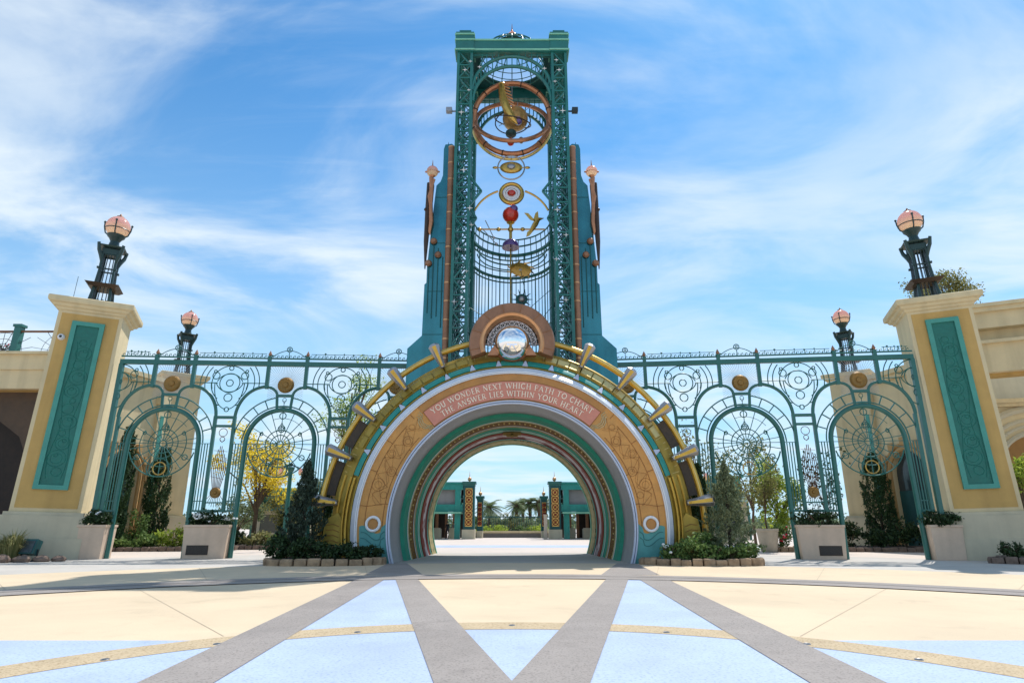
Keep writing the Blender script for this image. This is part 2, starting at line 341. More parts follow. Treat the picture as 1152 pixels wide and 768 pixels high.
        if not flat:
            me.polygons.foreach_set('use_smooth', [True] * len(me.polygons)); me.set_sharp_from_angle(angle=R(ang))
        me.materials.append(M[mt] if isinstance(mt, str) else mt); return me

OFF = {}
def empty(name, loc=(0, 0, 0), rz=0.0, world=False):
    o = bpy.data.objects.new(name, None); C.objects.link(o); o.location = loc; o.rotation_euler = (0, 0, rz); o.empty_display_size = 0.3
    OFF[o.name] = Vector(loc) if world else Vector((0, 0, 0)); return o
def tag(o, label=None, cat=None, group=None, kind=None):
    if label: o['label'] = label
    if cat: o['category'] = cat
    if group: o['group'] = group
    if kind: o['kind'] = kind
    return o
def thing(name, label, cat, loc=(0, 0, 0), rz=0.0, group=None, world=False):
    return tag(empty(name, loc, rz, world), label, cat, group)
def part(name, mb, mt, parent, label=None, loc=None, **k):
    off = OFF[parent.name]
    me = mb.mesh(name, mt, off, **k) if isinstance(mb, MB) else mb
    o = bpy.data.objects.new(name, me); C.objects.link(o); o.parent = parent; OFF[o.name] = off
    if loc: o.location = loc
    if label: o['label'] = label
    return o
def solo(name, mb, mt, label, cat, loc=(0, 0, 0), group=None, kind=None, **k):
    me = mb.mesh(name, mt, Vector(loc), **k); o = bpy.data.objects.new(name, me); C.objects.link(o); o.location = loc
    OFF[o.name] = Vector(loc); return tag(o, label, cat, group, kind)
def struct(name, mb, mt, **k):
    o = bpy.data.objects.new(name, mb.mesh(name, mt, **k)); C.objects.link(o); o['kind'] = 'structure'; return o
def dup(o, loc=None, rz=None, label=None, group=None, parent=None, scale=None):
    c = o.copy(); C.objects.link(c)
    if parent is not None: c.parent = parent
    if loc is not None: c.location = loc
    if rz is not None: c.rotation_euler = (0, 0, rz)
    if scale is not None: c.scale = (scale, scale, scale)
    if label: c['label'] = label
    if group: c['group'] = group
    for ch in list(o.children): dup(ch, parent=c)
    return c
def arc(cx, cz, r, a0, a1, n, y=0.0, sx=1.0, sz=1.0):
    return [(cx + r * sx * math.cos(R(a0 + (a1 - a0) * i / n)), y, cz + r * sz * math.sin(R(a0 + (a1 - a0) * i / n))) for i in range(n + 1)]

# ================================================================== GROUND
def sheet(poly, z):
    mb = MB(); mb.add([(x, y, z) for x, y in poly], [tuple(range(len(poly)))]); return mb
def disc(cx, cy, r, z, n=160):
    return sheet([(cx + r * math.cos(2 * PI * i / n), cy + r * math.sin(2 * PI * i / n)) for i in range(n)], z)
def annulus(cx, cy, r0, r1, z, a0=0, a1=360, n=200):
    mb = MB(); vs = []; fs = []
    for i in range(n + 1):
        a = R(a0 + (a1 - a0) * i / n)
        for r in (r0, r1): vs.append((cx + r * math.cos(a), cy + r * math.sin(a), z))
    for i in range(n): fs.append((2 * i, 2 * i + 1, 2 * i + 3, 2 * i + 2))
    mb.add(vs, fs); return mb
struct('ground', sheet([(-1500, -300), (1500, -300), (1500, 2500), (-1500, 2500)], -0.008), 'far_paving')
struct('gate_pavement', annulus(0, 2.4, 0.0, 34.2, -0.004, 0, 360), 'pale_paving')
struct('plaza', disc(0, 2.4, 24.9, 0.0), 'cream_paving')
# blue star points, tan ring and grey rays laid into the cream plaza
struct('blue_star_paving', sheet([(-16, 9.55), (-3.7, 9.55), (-3.4, 5.0), (-3.4, -2), (-16, -2)], 0.004), 'blue_terrazzo')
struct('blue_star_paving', sheet([(16, 9.55), (3.7, 9.55), (3.4, 5.0), (3.4, -2), (16, -2)], 0.004), 'blue_terrazzo')
struct('blue_star_paving', sheet([(-3.95, 19.5), (-3.35, 19.5), (-0.5, 6.2), (-0.5, -2), (-3.3, -2), (-3.2, 6)], 0.004), 'blue_terrazzo')
struct('blue_star_paving', sheet([(3.95, 19.5), (3.35, 19.5), (0.5, 6.2), (0.5, -2), (3.3, -2), (3.2, 6)], 0.004), 'blue_terrazzo')
struct('blue_star_paving', sheet([(-0.95, 10.6), (0.95, 10.6), (0.0, 7.2)], 0.004), 'blue_terrazzo')
struct('tan_ring_paving', annulus(0, 4.2, 6.30, 7.0, 0.008), 'tan_aggregate')
def band(a, b, c, d, z, m='grey_band'): return struct('grey_ray_paving', sheet([a, b, c, d], z), m)
band((-4.60, 19.5), (-3.76, 19.5), (-2.99, 5.0), (-3.78, 5.0), 0.012)
band((4.60, 19.5), (3.76, 19.5), (2.99, 5.0), (3.78, 5.0), 0.012)
band((-3.47, 19.5), (-2.81, 19.5), (0.50, 5.0), (-0.36, 5.0), 0.012)
band((3.47, 19.5), (2.81, 19.5), (-0.50, 5.0), (0.36, 5.0), 0.016)
band((-4.75, 21.0), (-2.85, 21.0), (-4.35, 27.0), (-5.15, 27.0), 0.004)
band((4.75, 21.0), (2.85, 21.0), (4.35, 27.0), (5.15, 27.0), 0.004)
struct('kerb_ring_paving', annulus(0, 2.4, 17.15, 18.75, 0.020, 0, 180), 'grey_band')
struct('kerb_ring_paving', annulus(0, 2.4, 17.95, 18.12, 0.024, 0, 180), 'kerb_dark')
struct('far_stripe_paving', sheet([(-18, 44.5), (18, 44.5), (18, 48.5), (-18, 48.5)], -0.004), 'blue_terrazzo')
# joints sawn into the cream concrete
jm = MB()
for s in (-1, 1):
    for (x0, y0, x1, y1) in ((-10.5, 18.0, -4.25, 9.9), (-13.0, 13.6, -4.4, 10.5)):
        d = Vector((x1 - x0, y1 - y0, 0)).normalized(); p = Vector((-d.y, d.x, 0)) * 0.006
        if y0 == 13.6: continue
        jm.add([(s * (x0 + p.x), y0 + p.y, 0.004), (s * (x0 - p.x), y0 - p.y, 0.004), (s * (x1 - p.x), y1 - p.y, 0.004), (s * (x1 + p.x), y1 + p.y, 0.004)], [(0, 1, 2, 3)])
for k in range(7):
    a = R(48 + 14 * k)
    if 80 < 48 + 14 * k < 100: continue
    for w in (0.007,):
        d = Vector((math.cos(a), math.sin(a), 0)); p = Vector((-d.y, d.x, 0)) * w
        q0 = Vector((0, 2.4, 0.004)) + d * 18.8; q1 = Vector((0, 2.4, 0.004)) + d * 24.8
        jm.add([q0 + p, q0 - p, q1 - p, q1 + p], [(0, 1, 2, 3)])
struct('paving_joints', jm, 'joint', recalc=False)

# ================================================================== PORTAL ARCH
ZC = 1.53
AB = -22.0          # rings run down to just below the ground
arch = thing('portal_arch', 'huge round golden portal arch of coloured rings with lettering, below the lattice tower', 'arch', (0, 27, 0), world=True)
A0, A1 = AB, 180 - AB
part('outer_ring', MB().rev([(7.9, 29.4), (7.9, 27.95), (7.82, 27.85), (7.26, 27.36), (7.22, 27.46), (6.94, 27.24), (6.92, 27.12), (6.86, 27.08), (6.84, 29.4)], A0, A1, 120, ZC, close=True), 'gold_paint', arch, ang=25)
# step grooves of the lower gold ring, grooved mouldings
for s in (0, 1):
    a0, a1 = (A0, 16.0) if s == 0 else (164.0, A1)
    for r, y in ((7.10, 27.22), (7.28, 27.34), (7.62, 27.64)):
        pts = [((r) * math.cos(R(a0 + (a1 - a0) * i / 14)), y, ZC + r * math.sin(R(a0 + (a1 - a0) * i / 14))) for i in range(15)]
        part('moulding', MB().tube(pts, 0.055, 6), 'gold', arch)
# teal inlay band in segments with silver ticks between
tb = MB()
nseg = 15; sp = 148.0 / nseg
for i in range(nseg):
    a = 16 + i * sp
    tb.rev([(7.225, 27.33), (7.10, 27.20), (6.96, 27.12), (6.945, 27.22)], a + 0.8, a + sp - 0.8, 8, ZC)
    if i:
        aa = R(a); 
        for (r0, r1, w0, w1) in ((6.93, 7.23, 0.13, 0.035),):
            ca, sa = math.cos(aa), math.sin(aa); tx, tz = -sa, ca
            pts = [(r0, -w0), (r0, w0), (r1, w1), (r1, -w1)]
            tk = MB(); tk.add([(r * ca + w * tx, 27.10 + (r - 6.93) * 0.75 - 0.04, ZC + r * sa + w * tz) for r, w in pts] + [(r * ca + w * tx, 27.30 + (r - 6.93) * 0.7, ZC + r * sa + w * tz) for r, w in pts],
                   [(0, 1, 2, 3), (7, 6, 5, 4), (0, 4, 5, 1), (1, 5, 6, 2), (2, 6, 7, 3), (3, 7, 4, 0)])
            part('tick_mark', tk, 'blue_grey', arch, flat=True)
part('teal_band', tb, 'teal_band', arch, label='teal inlaid band in short segments')
# minute marks engraved on the gold cone
mm = MB()
for i in range(72):
    a = R(17 + i * 146.0 / 71); ca, sa = math.cos(a), math.sin(a); tx, tz = -sa, ca
    r0, r1 = (7.34, 7.78) if i % 6 == 0 else ((7.62, 7.78) if i % 2 else (7.5, 7.78))
    w = 0.014
    pts = [(r0, -w), (r0, w), (r1, w), (r1, -w)]
    mm.add([(r * ca + q * tx, 27.85 + (r - 7.82) * 0.875 - 0.012, ZC + r * sa + q * tz) for r, q in pts], [(0, 1, 2, 3)])
part('minute_marks', mm, 'gold_pale', arch, recalc=False, flat=True)
# stepped plates on the cone's crown, paler gold at right to paint in sunlight
for s in (-1, 1):
    st = MB()
    for i in range(11):
        a = 74 - i * 4.4
        if s > 0: a = 106 + i * 4.4
        st.rev([(7.72, 27.73), (7.66, 27.60), (7.38, 27.36), (7.34, 27.42)], a, a + 3.9, 3, ZC)
    part('stepped_plate', st, 'gold_pale' if s < 0 else 'gold_paint', arch, flat=True)
part('white_bevel', MB().rev([(6.84, 27.10), (6.60, 26.84), (6.58, 27.0)], A0, A1, 120, ZC), 'bevel_metal', arch, label='pale bevelled ring that shines white at right')
wr = MB()
for r in (6.585, 6.525): wr.rev([(r + 0.024, 26.92), (r + 0.02, 26.80), (r - 0.02, 26.80), (r - 0.024, 26.92)], A0, A1, 120, ZC)
part('outer_rim', wr, 'white_paint', arch)
part('panel_ring', MB().rev([(6.52, 26.90), (5.25, 26.90)], A0, A1, 120, ZC), 'orange_panel', arch, label='orange terracotta ring etched with star charts')
wr = MB()
for r in (5.255, 5.165): wr.rev([(r + 0.035, 26.94), (r + 0.03, 26.80), (r - 0.03, 26.80), (r - 0.035, 26.94)], A0, A1, 120, ZC)
part('inner_rim', wr, 'blue_grey', arch)
part('soffit_ring', MB().rev([(5.15, 26.90), (5.12, 27.0), (5.06, 28.9)], A0, A1, 120, ZC), 'grey_ring', arch, label='plain grey ring under the rim')
# inner coloured rings stepping back through the tunnel
def inner(name, prof, m, label=None): return part(name, MB().rev(prof, A0, A1, 110, ZC), m, arch, label)
inner('tunnel_ring', [(5.06, 28.9), (4.90, 28.95), (4.88, 30.0)], 'green_ring', 'wide jade green tunnel ring')
inner('ring_bead', [(4.93, 30.0), (4.87, 29.93), (4.82, 30.0), (4.86, 30.12)], 'cream_ring')
inner('tunnel_ring', [(4.86, 30.1), (4.82, 30.12), (4.80, 31.2)], 'gold_inlay', 'ornate bronze gold tunnel ring')
inner('ring_bead', [(4.83, 31.2), (4.74, 31.18), (4.74, 31.3)], 'cream_ring')
inner('tunnel_ring', [(4.76, 31.3), (4.72, 31.32), (4.72, 32.2)], 'green_ring', 'narrow green tunnel ring')
inner('ring_bead', [(4.75, 32.2), (4.68, 32.18), (4.66, 32.4)], 'mint_trim')
inner('tunnel_ring', [(4.68, 32.4), (4.61, 32.45), (4.61, 33.05)], 'maroon', 'plain brick red tunnel ring')
inner('tunnel_ring', [(4.62, 33.05), (4.605, 33.06), (4.60, 33.85)], 'pale_inlay', 'pale tunnel ring with maroon scrolls')
inner('tunnel_ring', [(4.62, 33.85), (4.585, 33.86), (4.575, 34.4)], 'maroon_inlay', 'maroon tunnel ring with pale inlay')
inner('ring_bead', [(4.62, 34.4), (4.55, 34.4), (4.55, 34.6)], 'teal_light')
inner('tunnel_ring', [(4.56, 34.6), (4.50, 34.65), (4.47, 35.9)], 'cream_inlay', 'cream tunnel ring with dotted pattern')
inner('ring_bead', [(4.50, 35.9), (4.42, 35.9), (4.42, 36.05), (4.55, 36.1)], 'mint_trim')
for r_, y_ in ((5.05, 28.93), (4.885, 29.9), (4.80, 31.15), (4.72, 32.15), (4.60, 34.35)): part('ring_fillet', MB().tube([(r_ * math.cos(R(A0 + i * (A1 - A0) / 90)), y_, ZC + r_ * math.sin(R(A0 + i * (A1 - A0) / 90))) for i in range(91)], 0.022, 5), 'white_paint', arch)
bz = MB()      # small bosses on the gold ring and the keystone cartouches
for i in range(64):
    a = R(-8 + i * 196.0 / 63); bz.ball((4.80 * math.cos(a), 30.25, ZC + 4.80 * math.sin(a)), 0.045, 6)
part('boss_row', bz, 'gold_pale', arch)
ks = MB()
ks.box((0, 32.3, ZC + 4.55), (0.95, 0.25, 0.17)); ks.box((0, 32.25, ZC + 4.45), (0.6, 0.2, 0.12)); ks.ball((0, 32.2, ZC + 4.46), 0.11, 8)
part('cartouche', ks, 'bronze_sun', arch)
part('tunnel_shell', MB().rev([(6.84, 28.6), (6.6, 29.4), (6.4, 36.1), (4.5, 36.12)], A0, A1, 80, ZC), 'teal_shade', arch)
# etched seams, star chart lines and circles on the orange ring
def pol(r, a): return (r * math.cos(R(a)), 26.885, ZC + r * math.sin(R(a)))
for side in (0, 1):
    en = MB()
    f = (lambda a: a) if side == 0 else (lambda a: 180 - a)
    for r in (6.20, 5.45):
        en.tube([pol(r, f(-2 + i * 44 / 14)) for i in range(15)], 0.011, 4)
    for a in (7, 20.5, 33, 46): en.tube([pol(6.49, f(a)), pol(6.2, f(a))], 0.010, 4); en.tube([pol(5.45, f(a + 2)), pol(5.29, f(a + 2))], 0.010, 4)
    en.tube([pol(6.2, f(7)), pol(5.45, f(9))], 0.009, 4)
    rr = random.Random(3)
    for a, r, q in ((16, 5.95, 0.27), (23, 5.62, 0.2), (29.5, 6.0, 0.17), (37.5, 5.72, 0.22), (12.5, 5.6, 0.14), (43, 6.0, 0.13)):
        c = pol(r, f(a)); en.ring(c, q, 0.006, 20, 4)
        if q > 0.16: en.ring(c, q * 0.55, 0.005, 16, 4)
    star = [(8, 5.6), (12, 6.1), (16, 5.55), (20, 6.15), (23, 5.62), (27, 6.18), (29.5, 5.55), (33, 6.1), (37.5, 5.5), (41, 6.15), (45, 5.7), (47, 6.1)]
    for i in range(len(star) - 1): en.tube([pol(star[i][1], f(star[i][0])), pol(star[i + 1][1], f(star[i + 1][0]))], 0.005, 4)
    for i in range(0, len(star) - 3, 2): en.tube([pol(star[i][1], f(star[i][0])), pol(star[i + 3][1], f(star[i + 3][0]))], 0.0045, 4)
    en.tube([pol(5.82 + 0.25 * math.sin(i * 0.7), f(8 + i * 1.55)) for i in range(25)], 0.0045, 4)
    part('engraving', en, 'engraving', arch)
part('panel_edge', MB().rev([(6.17, 26.895), (6.16, 26.87), (6.48, 26.87), (6.49, 26.895)], 50, 130, 50, ZC).rev([(5.36, 26.895), (5.355, 26.87), (5.28, 26.87), (5.28, 26.895)], 50, 130, 50, ZC), 'orange_edge', arch)
# lettered panel
panel = part('text_panel', MB().rev([(6.16, 26.895), (6.15, 26.85), (5.37, 26.85), (5.36, 26.895)], 50.5, 129.5, 60, ZC, close=True), 'salmon', arch, label='salmon pink curved panel carved with two lines of cream lettering')
bd = MB()
for r in (6.165, 5.355): bd.tube([(r * math.cos(R(50.5 + i * 79 / 50)), 26.85, ZC + r * math.sin(R(50.5 + i * 79 / 50))) for i in range(51)], 0.014, 4)
for s in (50.5, 129.5, 89.2): bd.tube([(q * math.cos(R(s)), 26.85, ZC + q * math.sin(R(s))) for q in (5.37, 5.7, 6.15)], 0.012 if s != 89.2 else 0.006, 4)
part('panel_border', bd, 'engraving', panel)
for side in (0, 1):     # scrolled end brackets beside the panel
    sw = MB()
    f = (lambda a: a) if side == 0 else (lambda a: 180 - a)
    for k in range(3):
        o = 0.9 * k
        sw.tube([pol(r, f(a - o)) for r, a in ((6.3 - 0.05 * k, 49.2), (6.1, 49.6), (5.98, 48.2), (5.78, 47.6), (5.56, 48.4), (5.46, 50.0), (5.31, 49.9))], 0.022, 5)
    part('scroll_bracket', sw, 'cream_ring', arch)
# strokes of the roman capitals, unit height
def el(cx, cy, rx, ry, a0, a1, n=10): return [(cx + rx * math.cos(R(a0 + (a1 - a0) * i / n)), cy + ry * math.sin(R(a0 + (a1 - a0) * i / n))) for i in range(n + 1)]
GL = {
 'A': (0.80, [([(0.04, 0), (0.40, 1)], 0), ([(0.40, 1), (0.76, 0)], 1), ([(0.17, 0.36), (0.63, 0.36)], 0)], [(0.04, 0), (0.76, 0)]),
 'C': (0.80, [(el(0.45, 0.5, 0.40, 0.5, 45, 315, 14), 1)], []),
 'D': (0.84, [([(0.12, 0), (0.12, 1)], 1), ([(0.12, 1)] + el(0.34, 0.5, 0.44, 0.5, 90, -90, 12) + [(0.12, 0)], 0)], []),
 'E': (0.56, [([(0.12, 0), (0.12, 1)], 1), ([(0.12, 1), (0.50, 1), (0.50, 0.9)], 0), ([(0.12, 0.52), (0.42, 0.52)], 0), ([(0.12, 0), (0.54, 0), (0.54, 0.12)], 0)], []),
 'H': (0.82, [([(0.12, 0), (0.12, 1)], 1), ([(0.70, 0), (0.70, 1)], 1), ([(0.12, 0.52), (0.70, 0.52)], 0)], [(0.12, 0), (0.12, 1), (0.70, 0), (0.70, 1)]),
 'I': (0.28, [([(0.14, 0), (0.14, 1)], 1)], [(0.14, 0), (0.14, 1)]),
 'L': (0.56, [([(0.12, 0), (0.12, 1)], 1), ([(0.12, 0), (0.54, 0), (0.54, 0.14)], 0)], [(0.12, 1)]),
 'N': (0.84, [([(0.12, 0), (0.12, 1)], 0), ([(0.12, 1), (0.72, 0)], 1), ([(0.72, 0), (0.72, 1)], 0)], [(0.12, 0), (0.72, 1)]),
 'O': (0.92, [(el(0.46, 0.5, 0.41, 0.5, 0, 360, 18), 1)], []),
 'P': (0.60, [([(0.12, 0), (0.12, 1)], 1), ([(0.12, 1)] + el(0.30, 0.74, 0.26, 0.26, 90, -90, 9) + [(0.12, 0.48)], 0)], [(0.12, 0)]),
 'R': (0.70, [([(0.12, 0), (0.12, 1)], 1), ([(0.12, 1)] + el(0.30, 0.74, 0.26, 0.26, 90, -90, 9) + [(0.12, 0.48)], 0), ([(0.32, 0.48), (0.70, 0)], 1)], [(0.12, 0)]),
 'S': (0.54, [(el(0.27, 0.75, 0.21, 0.25, 30, 250, 9) + el(0.27, 0.26, 0.23, 0.26, 75, -150, 9), 1)], []),
 'T': (0.70, [([(0.35, 0), (0.35, 1)], 1), ([(0.02, 0.9), (0.02, 1), (0.68, 1), (0.68, 0.9)], 0)], [(0.35, 0)]),
 'U': (0.78, [([(0.12, 1), (0.12, 0.35)] + el(0.39, 0.33, 0.27, 0.33, 180, 360, 9)[1:] + [(0.66, 1)], 1)], [(0.12, 1), (0.66, 1)]),
 'V': (0.80, [([(0.04, 1), (0.40, 0)], 1), ([(0.40, 0), (0.76, 1)], 0)], [(0.04, 1), (0.76, 1)]),
 'W': (1.12, [([(0.04, 1), (0.30, 0)], 1), ([(0.30, 0), (0.56, 1)], 0), ([(0.56, 1), (0.82, 0)], 1), ([(0.82, 0), (1.08, 1)], 0)], [(0.04, 1), (1.08, 1)]),
 'X': (0.76, [([(0.06, 1), (0.70, 0)], 1), ([(0.70, 1), (0.06, 0)], 0)], [(0.06, 1), (0.70, 0), (0.70, 1), (0.06, 0)]),
 'Y': (0.74, [([(0.04, 1), (0.37, 0.48)], 1), ([(0.70, 1), (0.37, 0.48)], 0), ([(0.37, 0.48), (0.37, 0)], 1)], [(0.04, 1), (0.70, 1), (0.37, 0)]),
}
def line(lt, txt, rb, h, half):
    gap = 0.20; spc = 0.52
    tot = sum((spc if ch == ' ' else GL[ch][0] + gap) for ch in txt) - gap
    k = 2 * R(half) * rb / (tot * h)        # letterspacing stretch
    x = 0.0
    def warp(px, pz, y): 
        a = R(90) + R(half) - (px * h * k) / rb; r = rb + pz * h
        return (r * math.cos(a), y, ZC + r * math.sin(a))
    cnt = [0]
    def ribbon(pts, w, lt):
        pts = [Vector(p) for p in pts]; k2 = len(pts); cl_ = (pts[0] - pts[-1]).length < 1e-4 and k2 > 3
        if cl_: pts = pts[:-1]; k2 -= 1
        Ls, Rs = [], []
        for i in range(k2):
            d0 = pts[i] - pts[i - 1] if (i or cl_) else None; d1 = pts[(i + 1) % k2] - pts[i] if (i < k2 - 1 or cl_) else None
            d0 = d0.normalized() if d0 else d1.normalized(); d1 = d1.normalized() if d1 else d0
            n0 = Vector((-d0.y, d0.x)); n1 = Vector((-d1.y, d1.x)); m_ = n0 + n1; m_ = m_.normalized() if m_.length > 1e-3 else n0
            o_ = m_ * (w / 2 / max(0.45, m_.dot(n0))); Ls.append(pts[i] + o_); Rs.append(pts[i] - o_)
        y = 26.828 - 0.0015 * (cnt[0] % 7); cnt[0] += 1
        o_ = len(lt.v)
        for a_, b_ in zip(Ls, Rs): lt.v.extend([warp(a_.x, a_.y, y), warp(b_.x, b_.y, y), warp(a_.x, a_.y, 26.86), warp(b_.x, b_.y, 26.86)])
        for i in range(k2 if cl_ else k2 - 1):
            a_ = o_ + 4 * i; b_ = o_ + 4 * ((i + 1) % k2); lt.f.extend([(a_, a_ + 1, b_ + 1, b_), (a_, b_, b_ + 2, a_ + 2), (a_ + 1, a_ + 3, b_ + 3, b_ + 1)])
    for ch in txt:
        if ch == ' ':
            x += spc; part('lettering', lt, 'letter_cream', panel, recalc=False, flat=True); lt = MB(); continue
        w, st, sf = GL[ch]
        for pts, thick in st:
            ribbon([(x + p[0], p[1]) for p in pts], 0.15 if thick else 0.075, lt)
        for sx, sz in sf: ribbon([(x + sx - 0.13, sz), (x + sx + 0.14, sz)], 0.065, lt)
        x += w + gap
    part('lettering', lt, 'letter_cream', panel, recalc=False, flat=True)
lt = MB(); line(lt, 'YOU WONDER NEXT WHICH PATH TO CHART', 5.83, 0.235, 36.6)
lt = MB(); line(lt, 'THE ANSWER LIES WITHIN YOUR HEART', 5.475, 0.235, 33.6)
# teal wave feet with a round porthole each side
for s in (-1, 1):
    wv = MB(); n = 26; pts = []
    for i in range(n + 1):
        r = 5.30 + (6.41 - 5.30) * i / n; zt = 1.34 + 0.16 * math.cos((r - 5.05) * 5.2) + (0.18 if r < 5.5 else 0)
        pts.append((s * r, zt))
    # foot plate clipped to the ring
    poly = [(s * math.sqrt(max(0, 6.41 ** 2 - (z - ZC) ** 2)), z) for z in (-0.05, 0.4, 0.8)] 
    poly = poly + [(x, z) for x, z in reversed(pts)] + [(s * math.sqrt(max(0, 5.30 ** 2 - (z - ZC) ** 2)), z) for z in (0.8, 0.4, -0.05)]
    wv.prism(poly, 26.86, 26.90)
    ft = part('wave_foot', wv, 'wave_teal', arch, flat=True)
    wl2 = MB()
    for d in (0.26, 0.5): wl2.tube([(x, 26.86, z - d) for x, z in pts[1:-2]], 0.022, 5)
    part('wave_line', wl2, 'wave_dark', ft)
    ph = MB().ring((s * 5.83, 26.82, 1.56), 0.275, 0.062, 28, 8)
    pt = part('porthole', ph, 'white_paint', arch)
    part('porthole_disc', MB().lathe([(0.001, -0.05), (0.19, -0.05), (0.21, -0.02), (0.22, 0.05)], 24, (s * 5.83, 26.85, 1.56), 'Y').ring((s * 5.83, 26.79, 1.56), 0.2, 0.014, 24, 5), 'orange_edge', pt)
# gold plinth wings outside the ring's feet
for s in (-1, 1):
    pl = MB().prism([(s * 7.05, -0.02), (s * 8.05, -0.02), (s * 8.12, 0.9), (s * 8.0, 1.75), (s * 7.5, 2.02), (s * 7.2, 1.6)], 27.45, 28.7)
    pp = part('plinth', pl, 'gold_paint', arch, flat=True)
    gv = MB()
    for k in range(6): gv.tube([(s * 7.4, 27.44, 0.35 + k * 0.22), (s * 7.66, 27.44, 0.45 + k * 0.22), (s * 7.95, 27.44, 0.42 + k * 0.22)], 0.014, 4)
    part('feather_groove', gv, 'engraving', pp)
# outer rail carried by ten silver and gold brackets
rl = MB().tube([(8.46 * math.cos(R(-8 + i * 196 / 90)), 28.02, ZC + 8.46 * math.sin(R(-8 + i * 196 / 90))) for i in range(91)], 0.135, 10)
rail = part('outer_rail', rl, 'gold', arch)
part('rail_stripe', MB().tube([(8.46 * math.cos(R(-8 + i * 196 / 90)), 27.89, ZC + 8.46 * math.sin(R(-8 + i * 196 / 90))) for i in range(91)], 0.03, 6), 'gold_pale', rail)
for s in (0, 1):
    for k in range(5):
        a = 6.8 + 14.65 * k; a = a if s == 0 else 180 - a
        m = Matrix.Translation((0, 0, ZC)) @ Matrix.Rotation(-R(a - 90), 4, 'Y')
        h = MB()
        sec = [(7.62, 0.10, 27.30, 27.75), (8.05, 0.16, 27.18, 27.92), (8.66, 0.26, 27.04, 28.1), (8.78, 0.17, 27.14, 28.0)]
        vs = []
        for r, w, y0, y1 in sec: vs += [(-w, y0 + 0.1, r), (-w * 0.45, y0, r), (w * 0.45, y0, r), (w, y0 + 0.1, r), (w, y1, r), (-w, y1, r)]
        fs = [(5, 4, 3, 2, 1, 0), (18, 19, 20, 21, 22, 23)]
        for i in range(3):
            for j in range(6): fs.append((i * 6 + j, i * 6 + (j + 1) % 6, (i + 1) * 6 + (j + 1) % 6, (i + 1) * 6 + j))
        h.add(vs, fs); h.xf(m); hb = part('bracket', h, 'silver', arch, flat=True)
        t2 = MB(); t2.add([(-0.05, 27.27, 7.66), (0.05, 27.27, 7.66), (0.085, 27.0, 8.62), (-0.085, 27.0, 8.62), (-0.05, 27.36, 7.66), (0.05, 27.36, 7.66), (0.085, 27.12, 8.62), (-0.085, 27.12, 8.62)], [(0, 1, 2, 3), (0, 4, 5, 1), (1, 5, 6, 2), (2, 6, 7, 3), (3, 7, 4, 0)])
        t2.ball((0, 27.27, 7.74), 0.05, 8); t2.xf(m); part('bracket_strip', t2, 'gold', hb)
    for k, (a0, a1) in enumerate(((8.8, 19.5), (24.5, 33.5))):
        a0, a1 = (a0, a1) if s == 0 else (180 - a1, 180 - a0)
        part('grille_panel', MB().rev([(8.34, 28.0), (7.96, 28.05), (7.96, 28.2), (8.34, 28.12)], a0, a1, 12, ZC, close=True), 'dark_panel', arch)  # lower panel on each side is added for the dark gap behind the rail
# copper halo and the mirrored ball on the crown
hal = part('halo', MB().rev([(1.98, 27.6), (1.98, 27.12), (1.92, 27.02), (1.45, 26.98), (1.36, 27.05), (1.27, 27.3), (1.27, 27.6)], -19, 199, 60, 9.52, close=True), 'copper_dull', arch, label='brown copper horseshoe halo')
part('halo_lip', MB().rev([(1.48, 26.955), (1.40, 26.86), (1.30, 26.93), (1.25, 27.1), (1.245, 27.62), (1.268, 27.63), (1.30, 27.2)], -19, 199, 60, 9.52, close=True), 'copper_bright', hal)
sm = MB()
for k in range(8):
    a = R(-10 + k * 200 / 7); sm.tube([(1.47 * math.cos(a), 26.97, 9.52 + 1.47 * math.sin(a)), (1.95 * math.cos(a), 27.02, 9.52 + 1.95 * math.sin(a))], 0.012, 4)
part('halo_seam', sm, 'engraving', hal)
fr = MB()
for k in range(15):
    a = R(k * 180 / 14); fr.ring((1.02 * math.cos(a), 27.45, 9.58 + 1.02 * math.sin(a)), 0.10, 0.018, 10, 4); fr.tube([(0.9 * math.cos(a), 27.45, 9.58 + 0.9 * math.sin(a)), (1.28 * math.cos(a), 27.45, 9.58 + 1.28 * math.sin(a))], 0.014, 4)
fr.ring((0, 27.45, 9.58), 0.9, 0.02, 30, 4, a0=0, a1=180); fr.ring((0, 27.45, 9.58), 1.14, 0.02, 30, 4, a0=0, a1=180)
part('ball_collar', fr, 'white_paint', hal)
part('collar_back', MB().rev([(0.86, 27.56), (1.262, 27.56)], 0, 180, 40, 9.55), 'black_metal', hal)
part('mirror_ball', MB().ball((0.0, 27.0, 9.50), 0.80, 48), 'mirror', arch, label='mirror polished steel ball', ang=80)
cr = MB()
for s in (-1, 1): cr.prism([(s * 0.62, 8.95), (s * 1.12, 8.95), (s * 1.0, 9.15), (s * 0.8, 9.42)], 27.05, 27.4)
cr.rev([(0.86, 27.3), (0.82, 27.12), (0.70, 27.2), (0.7, 27.4)], 180, 360, 20, 9.5)
part('ball_cradle', cr, 'copper', arch)

